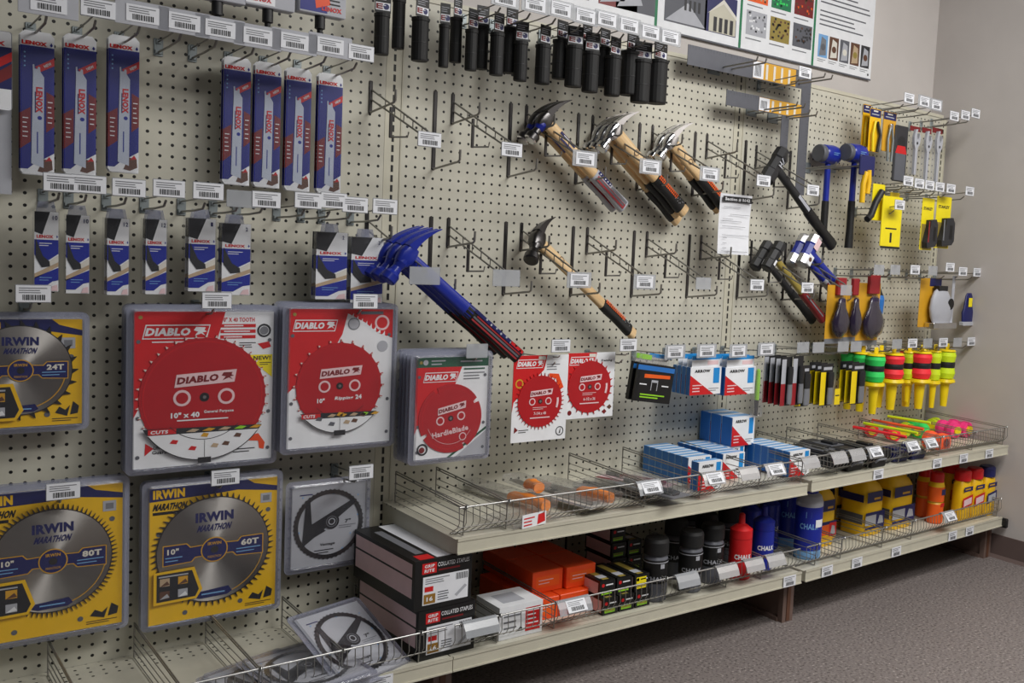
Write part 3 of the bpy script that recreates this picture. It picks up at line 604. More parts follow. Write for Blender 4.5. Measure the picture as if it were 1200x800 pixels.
def vantage(t, w, h):
    g = M(-.05); g.box(-w/2, w/2, -.05, 0, -h/2, h/2, 'lightgrey')
    for x, z in ((-2.6, 2.9), (2.9, 2.6), (2.2, -1.2), (-2.9, -.5), (.4, 3.0), (1.4, -2.6), (2.9, .6)): g.disc(x, z, .08, 'skyblue', 2, 8)
    g.txt('Vantage', -.1, -2.0, 1.5, .35, 'ink', 2, .2, .03); g.lines(-1.4, .6, -2.9, -2.4, 2, 'ink', 2); g.txt('7"', 1.9, .1, .6, .4, 'ink', 2, 0, .03); g.lines(1.0, 2.8, -.6, -.2, 2, 'grey', 2); g.lines(-2.9, -1.6, 3.0, 3.3, 1, 'navy', 2)
    prim(g, 'backing_card', t)
    b = M(-.1); P = []
    n = 72; vs = []; fs = []
    b.ring(0, 0, 3.02, 3.42, 'darksteel', 1, 60)
    for k in range(50):
        a = 2*math.pi*k/50; b.poly([(3.4*math.cos(a), 3.4*math.sin(a)), (3.52*math.cos(a+.05), 3.52*math.sin(a+.05)), (3.4*math.cos(a+.1), 3.4*math.sin(a+.1))], 'darksteel', 1)
    b.poly([(-2.6, -2.0), (2.7, 1.9), (2.4, 2.3), (-1.7, .2), (-1.9, 2.6), (-2.3, 2.4)], 'ink', 2); b.poly([(-2.2, -1.5), (-1.7, .2), (-1.3, .1), (-.3, -.6)], 'ink', 2)
    b.disc(.25, .25, .75, 'softblack', 3, 24); b.ring(.25, .25, .25, .35, 'lightgrey', 4, 16); b.ring(.25, .25, .5, .56, 'grey', 4, 16)
    prim(b, 'rim_blade', t, label='ring shaped dark diamond blade on a pale card'); prim(shell(w, h, .4), 'clear_shell', t)
cx, cz, w, h = face(341, 567, 427, 660, -2.6)
VT = thing('diamond_blade_pack', 'flat clear pack with thin black seven inch diamond blade on pale card', 'saw blade', cx, -2.6, cz, 0, 'seven inch diamond blade packs', ry=0.0)
vantage(VT, w, h)
def loose(px, py, Z, rx, rz, ry, lab):
    X, Y = sit(px, py, Z); c = depth_copy(VT, 0, lab); c.location = W(X, Y, Z); c.rotation_euler = (Matrix.Rotation(rz, 3, 'Z') @ Matrix.Rotation(rx, 3, 'X') @ Matrix.Rotation(ry, 3, 'Y')).to_euler()
loose(412, 752, ZB+2.3, R_(-58), R_(24), R_(4), 'clear seven inch blade pack leaning against the black staple boxes')
loose(318, 795, ZB+.75, R_(-88), R_(20), R_(2), 'clear seven inch blade pack lying flat on the bottom shelf')
loose(360, 782, ZB+1.25, R_(-87), R_(14), R_(3), 'clear seven inch blade pack lying under the leaning one')
X_, Y_ = sit(258, 806, ZB+.5)
g = M(-.05); g.box(-3, 3, -.1, 0, -2, 2, 'white', .1); g.rect(-3, -.5, .9, 2, 'red', 1); g.lines(-2.5, 2.5, -1.6, .4, 4, 'grey', 1)
single(g, 'flat_carton', 'white and red flat carton lying at the bottom edge of the view', 'box', X_, Y_, ZB+.25, 0, None, R_(20), 0, R_(-89))

# ---------------------------------------------------------------- long reciprocating blades
def long_pack(px, Y, lab):
    cx, cz, w, h = face(*px, Y); W2, H2 = 2.3, 11.2
    t = thing('reciprocating_blade_pack', lab, 'saw blade', cx, Y, cz+h/2, 0, 'blue carded reciprocating blades')
    def card():
        g = M(-.06); pts = [(-W2/2, 0-.35), (-W2/2+.3, 0), (W2/2-.3, 0), (W2/2, -.35), (W2/2, -H2), (-W2/2+.25, -H2), (-W2/2, -H2+.3)]
        g.prism(pts, -.06, 0, 'white'); g.rect(-W2/2, W2/2, -H2+.45, -1.15, 'lenoxblue', 1)
        g.txt('LENOX', -.2, -.93, 1.7, .32, 'red', 2, 0, .07); g.poly([(.85, -.95), (.95, -.75), (1.05, -.95), (.95, -1.08)], 'lenoxblue', 2)
        g.poly([(-.15, -2.75), (1.15, -1.9), (1.15, -2.5), (.15, -3.15)], 'red', 2); g.txt('NEW', .7, -2.5, .6, .22, 'white', 3, 0, .04, 34)
        for k in range(4): g.disc(-.85, -1.7-k*.35, .07, 'skyblue', 2, 8)
        g.poly([(-W2/2, -6.4), (-.45, -5.9), (-.45, -8.6), (-W2/2, -9.2)], 'darkred', 2); g.poly([(.6, -4.6), (W2/2, -4.9), (W2/2, -7.3), (.6, -7.8)], 'darkred', 2); g.lines(-1.0, -.6, -8.4, -6.6, 5, 'white', 3, .2); g.lines(.7, 1.05, -7.2, -5.2, 5, 'white', 3, .2)
        g.poly([(-W2/2+.1, -H2+.05), (W2/2, -H2+.05), (W2/2, -9.4), (-.3, -10.4)], 'white', 3); g.poly([(.0, -10.9), (.4, -9.9), (1.0, -10.0), (1.05, -10.7), (.5, -11)], 'brown', 4); g.poly([(.5, -10.1), (.8, -9.7), (1.0, -10.0)], 'red', 4)
        return g
    def blade():
        g = M(-.12); P = [(-.3, -3.3), (-.32, -2.6), (-.22, -2.55), (-.2, -2.9), (.0, -2.9), (.05, -2.7), (.18, -2.75), (.2, -3.1), (.45, -3.5), (.42, -10.6), (-.42, -10.3)]
        g.prism(P, -.12, -.08, 'whiteblade'); g.txt('LENOX', .12, -5.3, 2.0, .46, 'red', 1, 0, .06, -90); g.lines(-.18, -.1, -6.4, -4.6, 1, 'navy', 1, .9); g.disc(.15, -6.7, .16, 'blue', 1, 10); g.rect(-.04, .04, -9.5, -7.8, 'blue', 1)
        return g
    prim(cached('backing_card_long', card), 'backing_card', t); prim(cached('blade_long', blade), 'saw_blade', t, label='long whitish saw blade with red lettering')
    def sh(): g = M(); g.prism(M.rr(0, -H2/2-.5, W2-.1, H2-1.2, .3, 3), -.3, -.28, 'clearshell'); return g
    prim(cached('shell_long', sh), 'clear_shell', t)
    return t
LP = [((27, 37, 60, 197), 'leftmost whole blue reciprocating blade pack'), ((77, 41, 110, 202), 'second blue reciprocating blade pack from the left'), ((126, 42, 163, 204), 'third blue reciprocating blade pack, left of two empty hooks'),
      ((262, 67, 292, 214), 'blue reciprocating blade pack just right of two empty hooks'), ((297, 73, 329, 218), 'second blue reciprocating blade pack right of the empty hooks'), ((334, 80, 364, 220), 'blue reciprocating blade pack next to last before the upright'), ((371, 86, 401, 222), 'last blue reciprocating blade pack before the slotted upright')]
for px, lab in LP:
    r = long_pack(px, -2.4, lab); depth_copy(r, .55, 'rear copy behind the '+lab.replace('leftmost whole', 'leftmost'), dx=-.03, skip=('clear_shell',))
cx, cz, w, h = face(-30, 38, 14, 113, -2.4)
g = M(-.06); g.box(-1.5, 1.5, -.06, 0, -6.0, 0, 'white', .2); g.rect(-1.5, 1.5, -4.4, -1.2, 'navy', 1); g.poly([(-1.5, -4.8), (1.5, -2.4), (1.5, -3.4), (-1.5, -5.6)], 'darkred', 2); g.poly([(-.5, -2.9), (1.5, -1.5), (1.5, -2.2), (-.5, -3.6)], 'red', 2); g.txt('LENOX', -.1, -.95, 2.3, .35, 'red', 2, 0, .05)
X_, Z_ = at(14, 38, -2.4)
single(g, 'blade_card', 'white and red blade card cut off by the left edge of the view', 'saw blade', X_-1.5, -2.4, Z_)
X_, Z_ = at(13, 114, -1.6)
g = M(-.06); g.box(-1.5, 1.5, -.2, 0, -7.6, 0, 'lightgrey'); g.lines(-1.4, 1.4, -7.4, -.2, 30, 'skyblue', 1, .2)
single(g, 'blade_pouch', 'grey ribbed blade pouch hanging at the left edge of the view', 'saw blade', X_-1.5, -1.6, Z_)

# ---------------------------------------------------------------- small oscillating blade boxes
def small_pack(px, Y, lab, num='10'):
    cx, cz, w, h = face(*px, Y); W2, H2 = w, 6.3
    t = thing('oscillating_blade_pack', lab, 'saw blade', cx, Y, cz+h/2, 0, 'small blue oscillating blade boxes')
    g = M(-.5); g.box(-W2/2, W2/2, -.5, -.47, -H2, 0, 'white'); a = W2/2
    g.poly([(-a, 0), (a*.3, 0), (-a*.35, -1.8), (-a, -1.6)], 'softblack', 1); g.poly([(-.3*a, -.7), (0, -.05), (.1*a, -.5)], 'dark', 2); g.txt(num, a*.72, -.45, .17*len(num), .35, 'navy', 2, 0, .02)
    g.txt('LENOX', -.1, -1.95, W2*.7, .26, 'red', 2, 0, .05); g.poly([(a*.82, -1.95), (a*.88, -1.8), (a*.95, -1.95), (a*.88, -2.05)], 'blue', 2)
    g.poly([(-a, -2.2), (a, -2.2), (a, -3.3), (a*.2, -3.8), (-a*.4, -4.2), (-a, -3.4)], 'blue', 1); g.lines(-a*.6, a*.5, -2.75, -2.4, 2, 'white', 2, .3)
    g.poly([(-a*.9, -2.1), (-a*.3, -3.5), (a*.25, -3.9), (a*.3, -4.3), (-a*.4, -4.4), (-a*.9, -3.6)], 'softblack', 3)
    g.poly([(a*.25, -3.9), (a, -3.4), (a, -3.95), (a*.3, -4.3)], 'offwhite', 2); g.poly([(-a, -4.9), (a, -3.95), (a, -4.3), (-a, -5.3)], 'tan', 2)
    g.poly([(-a, -5.2), (a, -4.4), (a, -5.4), (a*.5, -5.5), (-a*.2, -6.0), (-a, -6.0)], 'blue', 2); g.lines(-a*.6, a*.5, -5.5, -5.1, 2, 'skyblue', 3, .25); g.poly([(a*.3, -6.25), (a*.95, -6.25), (a*.9, -5.75), (a*.5, -5.85)], 'pink', 3)
    prim(g, 'printed_insert', t)
    s_ = M(); s_.box(-W2/2-.08, W2/2+.08, -.62, 0, -H2-.05, .05, 'clearshell', .06); s_.prism([(-.7, 0), (.7, 0), (.55, .8), (-.55, .8)], -.32, -.28, 'clearrim')
    prim(s_, 'clear_box', t)
    b = M().box(-W2*.3, W2*.32, -.42, -.3, -4.6, -2.2, 'dark'); prim(b, 'metal_blade', t)
    return t
SP = [((39, 248, 67, 337), 'leftmost small blue oscillating blade box'), ((76, 252, 103, 337), 'second small blue oscillating blade box from the left'), ((124, 256, 149, 340), 'third small blue oscillating blade box from the left'), ((169, 257, 193, 340), 'narrow blue oscillating blade box left of two wider ones'),
      ((219, 256, 250, 341), 'wider blue oscillating blade box above the 40 tooth red pack'), ((258, 262, 291, 342), 'wider blue oscillating blade box, fourth from the slotted upright'), ((368, 272, 404, 346), 'blue oscillating blade box left of the last one before the upright'), ((409, 278, 446, 349), 'last blue oscillating blade box before the slotted upright')]
for i, (px, lab) in enumerate(SP):
    r = small_pack(px, -3.4, lab, ['10', '10', '12', '12', '1', '2', '2', '2'][i])
    if i >= 2: depth_copy(r, 1.0, 'rear copy behind the '+lab)

# ---------------------------------------------------------------- hooks of the left bay
for x, y, lab in [(57, 4, 'hook with grey tag plate above the leftmost blue blade pack'), (115, 10, 'hook with white tag above the second blue blade pack'), (167, 17, 'hook with grey tag plate above the third blue blade pack'),
                  (216, 26, 'left of the two empty hooks with grey tag plates'), (258, 34, 'right of the two empty hooks with grey tag plates'), (302, 43, 'hook with grey tag plate holding the first blue pack after the gap'),
                  (345, 49, 'hook with grey tag plate holding the second blue pack after the gap'), (387, 54, 'hook with grey tag plate holding the pack next to last'), (423, 62, 'hook with plain white tag holding the last blue pack')]:
    hook(x, y, lab, kind='small' if x in (115, 423) else 'plate')
for x, y, lab, pap in [(72, 214, 'hook with white tag over the leftmost small blade box', 1), (104, 216, 'hook with white tag over the second small blade box', 1), (151, 220, 'hook with white tag over the third small blade box', 1), (198, 221, 'hook with white tag over the fourth small blade box', 1),
                  (244, 224, 'hook with white tag over the first wider blade box', 1), (283, 233, 'hook with clear tag holder over the second wider blade box', 0), (312, 234, 'empty hook with white tag right of the wider blade boxes', 1), (361, 235, 'empty hook with white tag left of the last two blade boxes', 1),
                  (391, 235, 'hook with white tag over the blade box next to last', 1), (416, 240, 'hook with white tag over the last blade box', 1), (451, 242, 'hook with white tag close to the slotted upright', 1)]:
    hook(x, y, lab, paper=bool(pap), grp='hooks over the small blade boxes', Z=8.0)
for x, y, lab, L in [(39, 344, 'hook with white tag over the 24 tooth yellow pack', 4), (254, 352, 'hook with white tag over the 40 tooth red pack', 6), (428, 353, 'hook with white tag over the red ripping blade pack', 6),
                  (74, 575, 'hook with white tag over the 80 tooth yellow pack', 4.5), (264, 559, 'hook with white tag over the 60 tooth yellow pack', 4.5), (423, 553, 'hook with white tag over the thin diamond blade pack', 6)]:
    hook(x, y, lab, L=L, grp='hooks over the round saw blades')
# boxed hole saws along the top edge of the view
def hole_saw(px, Y, lab, k):
    X, Z = at(px[0], px[1], Y)
    t = thing('hole_saw_pack', lab, 'hole saw', X, Y, Z, 0, 'boxed hole saws along the top edge')
    g = M(-1.2); g.box(-2.1, 2.1, -1.2, 0, 0, 4, 'lightgrey', .15); g.rect(-2.0, .4, .2, 3.8, 'lenoxblue' if k else 'white', 1); g.poly([(-.6, .5), (.7, 1.0), (.3, 2.2), (-.8, 1.8)], 'orangepack' if k == 2 else 'grey', 2); g.txt('LENOX', .8 if k else -.8, .6, 1.8, .4, 'red', 3, 0, .05); g.lines(.6, 1.9, .9, 1.9, 3, 'ink', 2)
    prim(g, 'printed_box', t); prim(M().lathe([(.0, -2.3), (.22, -2.2), (.25, -1.2), (.45, -1.1), (.45, 0)], 'softblack', 0, -.6, 12), 'arbor_shank', t)
for px, lab, k in [((252, 3), 'grey boxed hole saw, leftmost along the top edge', 0), ((311, 12), 'grey boxed hole saw with red lettering along the top edge', 0), ((372, 20), 'blue boxed hole saw at the top edge right of the grey ones', 2)]:
    hole_saw(px, -6, lab, k)
# ---------------------------------------------------------------- posters on the wall above the shelving
def poster(x0, x1, lab, kind):
    zb0 = at(768, 30, WY)[1]; zb = 35.0
    t = thing('wall_poster', lab, 'poster', (x0+x1)/2, WY-.3, zb, 0, 'product posters above the shelving'); w = (x1-x0)/2
    g = M(-.1); g.box(-w, w, -.1, .2, 0, 22, 'white'); g.box(-w, w, -.16, -.1, -.1, .12, 'midgrey')
    if kind != 3: g.rect(w-.45, w, .1, 22, 'green', 1)
    if kind == 0:
        for a, b, m_ in ((-w+.6, -w+5.6, 'grey'), (-w+7, -w+13, 'darkred'), (0, 6.2, 'midgrey')): g.rect(a+3, b+3, 1.4, 6.5, m_, 1); g.poly([(a+3.2, 1.6), (b+1, 2.4), (a+5.5, 5.9)], 'lightgrey', 2)
    if kind == 1:
        g.rect(-w+1.1, -w+8.4, 1.3, 6.6, 'midgrey', 1); g.poly([(-w+1.3, 1.5), (-w+5, 4.2), (-w+8.2, 1.5)], 'lightgrey', 2); g.poly([(-w+1.3, 4.2), (-w+3.4, 6.2), (-w+1.3, 6.2)], 'dark', 2)
        for k in range(4): g.rect(-w+4.4+k*.8, -w+4.8+k*.8, 3.2, 4.6, 'dark', 3)
        g.rect(0.6, 6.4, 1.3, 6.3, 'navy', 1); g.poly([(1.4, 1.4), (1.4, 3.9), (3.9, 5.6), (6.3, 4.0), (6.3, 1.4)], 'cream', 2); g.poly([(1.0, 3.6), (3.9, 5.9), (6.4, 4.0), (6.4, 3.5), (3.9, 5.3)], 'offwhite', 3)
        for k in range(4): g.rect(2.2+k, 2.8+k, 1.5, 3.4, 'dark', 3)
    if kind == 2:
        mm = ['lightgrey', 'olive', 'midgrey', 'orange', 'green', 'darkred']
        for k in range(6):
            a = -w+.8+(k % 3)*4.7; z = 2.2+(k//3)*4.5; g.rect(a, a+4.0, z, z+3.3, mm[k], 1); rnd = random.Random(k)
            for j in range(26): x, y = a+.2+rnd.random()*3.4, z+.2+rnd.random()*2.7; g.rect(x, x+.35, y, y+.3, rnd.choice([('white', 'grey'), ('brown', 'black'), ('brown', 'dark'), ('tan', 'brown'), ('darkgreen', 'neongreen'), ('brown', 'orange')][k]), 2)
            g.lines(a, a+3.2, z-.75, z-.3, 1, 'grey', 1)
        g.txt('FRX', w-3.6, 12.2, 2.2, 1.1, 'ink', 2, .25, .05); g.lines(-w+1, w-4, 13.6, 15, 2, 'grey', 1)
    if kind == 3:
        mm = ['skyblue', 'brown', 'midgrey', 'brown', 'dark']
        for k in range(5):
            a = -w+.8+k*2.45; g.rect(a, a+2.1, 1.6, 4.9, mm[k], 1); g.poly([(a+.3, 1.8), (a+1.8, 2.0), (a+1.7, 4.2), (a+.7, 4.6)], ['grey', 'offwhite', 'lightgrey', 'tan', 'lightgrey'][k], 2); g.disc(a+1.1, 3.1, .5, ['midgrey', 'brown', 'offwhite', 'olive', 'brown'][k], 3, 10); g.lines(a, a+1.9, .9, 1.4, 2, 'grey', 1)
        g.lines(-w+.8, w-1.5, 6.0, 8.6, 4, 'midgrey', 1, .3); g.lines(-w+.8, w-1.0, 9.2, 16, 10, 'midgrey', 1, .3); g.lines(-w+.8, w-6, 17, 21, 5, 'midgrey', 1, .3); g.disc(w-.7, .7, .2, 'ink', 1, 8)
    prim(g, 'printed_panel', t)
poster(17.0, 36.3, 'leftmost wall poster with small photos, mostly above the view', 0)
poster(36.3, 51.2, 'wall poster with two photos of house gables', 1)
poster(51.2, 66.1, 'wall poster with six small photos in two rows', 2)
poster(66.1, 79.4, 'rightmost wall poster with text and a row of five tiny photos', 3)

# ---------------------------------------------------------------- row of black rubber sleeves on header cards
def sleeve_mesh(r, h):
    g = M(); g.lathe([(0, -h), (r*.96, -h), (r, -h+.15), (r, -.45), (r*1.08, -.4), (r*1.08, -.1), (r*.6, 0), (0, 0)], 'rubber', 0, 0, 18, smooth=False); g.lathe([(r*1.005, -h*.6), (r*1.02, -h*.59), (r*1.005, -h*.58)], 'softblack', 0, 0, 18); return g
def header_mesh(w):
    g = M(-.03); g.box(-w/2, w/2, -.03, .03, 0, 2.0, 'black', .03); g.rect(-w*.45, w*.45, .25, .95, 'paper', 1); g.disc(w*.2, .6, .28, 'navy', 2, 10); g.rect(-w*.42, -w*.02, .35, .85, 'darkred', 2); g.lines(-w*.4, w*.4, 1.1, 1.7, 3, 'lightgrey', 2, .25); g.lines(-w*.3, w*.2, .4, .8, 2, 'white', 3, .3); return g
ordn = ['first', 'second', 'third', 'fourth', 'fifth', 'sixth', 'seventh', 'eighth', 'ninth', 'tenth', 'eleventh', 'twelfth', 'thirteenth', 'fourteenth', 'fifteenth', 'sixteenth', 'seventeenth', 'eighteenth', 'nineteenth', 'twentieth', 'twenty-first']
SL = [(448, 15, 64, 19, -4), (468, -2, 57, 15, -3), (493, 20, 72, 20, -4.5), (521, 28, 79, 12, -4.5), (535, 20, 73, 13, -3), (553, 34, 83, 15, -4.6), (565, 30, 81, 15, -3.2), (583, 38, 89, 16, -5), (598, 32, 86, 18, -3.4), (611, 48, 95, 15, -4.8),
      (637, 52, 99, 17, -5), (657, 46, 93, 17, -4.2), (673, 53, 102, 18, -5.6), (686, 50, 101, 16, -4.2), (707, 55, 103, 16, -4.2), (693, 60, 108, 17, -5.4), (719, 65, 113, 17, -5.6), (739, 60, 112, 20, -4.8), (752, 70, 121, 20, -5.6), (771, 70, 122, 22, -5.2)]
for i, (px, y0, y1, wpx, Y) in enumerate(SL):
    X, Z = at(px, y0, Y); Zb = at(px, y1, Y)[1]; w = face(px-wpx/2, y0, px+wpx/2, y1, Y)[2]
    t = thing('rubber_sleeve', 'black rubber tool sleeve, %s from the left in the hanging top row' % ordn[i], 'rubber sleeve', X, Y, Z, 0, 'black rubber sleeves hanging in the top row', rz=(.25 if i % 3 else -.2))
    r = round(w/2*.89, 1); h = round(Z-Zb, 1)
    prim(cached(('sleeve', r, h), lambda: sleeve_mesh(r, h)), 'sleeve', t); prim(cached(('header', round(w*.9, 1)), lambda: header_mesh(round(w*.9, 1))), 'header_card', t, (0, -r*.3, -.05), label='header card printed in white and dark red')
for x, y, lab in [(592, -2, 'hook with clear tag holder, first over the black sleeves'), (627, 5, 'hook with clear tag holder, second over the black sleeves'), (657, 11, 'hook with clear tag holder, third over the black sleeves'), (686, 19, 'hook with clear tag holder, fourth over the black sleeves'),
                  (711, 23, 'hook with clear tag holder, fifth over the black sleeves'), (737, 30, 'hook with clear tag holder, sixth over the black sleeves'), (762, 38, 'hook with clear tag holder, seventh over the black sleeves'), (785, 44, 'hook with clear tag holder, last over the black sleeves')]:
    hook(x, y, lab, kind='wide', grp='hooks over the black rubber sleeves', L=8)

# ---------------------------------------------------------------- racks for hammers
def rack_left(): g = M(); g.box(-.2, .2, -.12, 0, -3.2, 0, 'darksteel', .1); return g
def rack_right(): g = M(); g.box(-.22, .22, -.12, 0, -8.1, 0, 'darksteel', .1); return g
def rack_arm(): return M().tube([(0, 0, 0), (0, -5.3, .62), (0, -5.6, .8), (0, -5.65, 1.8)], .12, 'wire', 6)
def rack_rails():
    g = M(); A = Vector((.1, -.1, -.9)); B = Vector((2.2, -8.2, -5.1))
    for dz in (0, -.95): g.tube([A+Vector((0, 0, dz)), B+Vector((0, 0, dz*.75))], .1, 'wire', 6)
    for f in (.25, .42, .58, .74, .9): P = A.lerp(B, f); g.tube([P, P+Vector((0, 0, -.85))], .06, 'wire', 4)
    return g
def rack_prop():
    g = M(); g.box(-.16, .16, -3.25, -3.05, -5.6, -2.6, 'darksteel', .08); g.tube([(0, -3.1, -5.5), (1.3, -4.2, -5.4), (1.35, -4.3, -4.9)], .09, 'wire', 6); return g
def rack(X0, z, lab, s=0, paper=True, wide=False):
    t = thing('hammer_rack', lab, 'tool rack', X0, 0, z, s, 'diagonal wire hammer racks')
    prim(cached('left_plate', rack_left), 'wall_plate', t); prim(cached('right_plate', rack_right), 'wall_plate', t, (7, 0, 0))
    prim(cached('support_arm', rack_arm), 'support_arm', t, (0, -.05, -3.1)); prim(cached('support_arm', rack_arm), 'support_arm', t, (7, -.05, -8.0))
    prim(cached('tag_rails', rack_rails), 'tag_rails', t); prim(cached('rail_prop', rack_prop), 'rail_prop', t, (1.0, .5, 0))
    h = prim(cached(('tag_holder', 'wide' if wide else 'small'), lambda: holder_mesh('wide' if wide else 'small')), 'tag_holder', t, (2.3, -8.35, -5.85))
    if paper: prim(cached(('price_tag', 'small'), lambda: tag_mesh('small')), 'price_tag', h, (0, -.02, 0))
for k, (lab, l2, p2, wd) in enumerate([('upper hammer rack standing empty across the left slotted upright', 'lower hammer rack carrying the blue hammers', 0, 1), ('empty upper hammer rack left of the blue collared wooden hammers', 'empty lower rack with big clear tag holder below the first wooden hammers', 0, 1),
        ('upper hammer rack carrying the wooden hammers with flag grips', 'lower hammer rack carrying the single wooden hammer', 1, 1), ('upper hammer rack carrying three polished claw hammers', 'empty lower rack right of the single wooden hammer', 1, 1), ('upper hammer rack carrying two wooden hammers left of the notice', 'empty lower rack under the black grips of the polished hammers', 0, 0), ('empty green grey upper rack behind the paper notice', 'empty lower rack crossing the slotted upright below the notice', 1, 0)]):
    rack(-4+9*k, 22.0, lab, 0, True, k in (2, 3, 4)); rack(-4+9*k, 9.1, l2, 0, p2, wd)
rack(50.1, 21.6, 'upper hammer rack carrying the black sledge hammer', 3); rack(50.3, 8.9, 'lower hammer rack carrying the small sledge hammers with red grip', 3)
rack(58.6, 8.7, 'lower hammer rack carrying the silver and blue sledge hammers', 3, False)

# ---------------------------------------------------------------- hammers
def claw_head(m1='steel', collar=None, tex=False, big=1.0):
    g = M(); k = big
    prof = [(0, -2.35), (.5, -2.35), (.6, -2.25), (.6, -1.75), (.42, -1.5), (.36, -1.1), (.5, -.7), (.5, -.4)]
    g.lathe([(r*k, x*k) for r, x in prof], m1 if not collar else ['chrome', 'chrome', m1, m1, m1, collar, collar], 0, .1*k, 20, 'x')
    rings = []
    for x, hz, hy in ((-.75, .5, .42), (-.4, .62, .5), (0, .68, .52), (.4, .62, .5), (.7, .48, .5)):
        rings.append([(x*k, hy*k*math.copysign(abs(math.cos(a))**.6, math.cos(a)), .1*k+hz*k*math.copysign(abs(math.sin(a))**.6, math.sin(a))) for a in [2*math.pi*i/14 for i in range(14)]])
    g.loft(rings, m1, True, True)
    for sy in (-1, 1):
        R = []
        for i in range(8):
            u = i/7; x = .55+2.55*u; z = .28-.15*u-.75*u*u; hh = (.42*(1-u)+.05)*k; y0 = (.02+.22*u)*sy; y1 = (.5-.02*u)*sy
            R.append([(x*k, y0*k, z*k+hh), (x*k, y1*k, z*k+hh*.7), (x*k, y1*k, z*k-hh*.7), (x*k, y0*k, z*k-hh)])
        g.loft(R, m1, True, False)
    return g
def shaft(L, w0, w1, d, m, z0=-.4, we=None):
    g = M(); R = []; n = 12
    for i in range(n+1):
        u = i/n; w = w0+(w1-w0)*math.sin(math.pi*min(1, u*1.2)) if u < .6 else w0+(w1-w0)*math.sin(math.pi*.72)*(1-(u-.6)/.4)+((we or w0)-w0)*(u-.6)/.4
        R.append(g.oval(0, 0, z0-u*(L+z0), w, d*(.9+.15*u), 12, 2.6))
    return g.loft(R, m, True, True)
def grip(z0, z1, w, d, m, flare=.25):
    g = M(); R = []
    for i in range(9):
        u = i/8; ww = w*(1+flare*(u**3)+.06*math.sin(u*9)); R.append(g.oval(0, 0, z0+(z1-z0)*u, ww, d*(1+flare*.5*u**2), 14, 2.5))
    return g.loft(R, m, True, True)
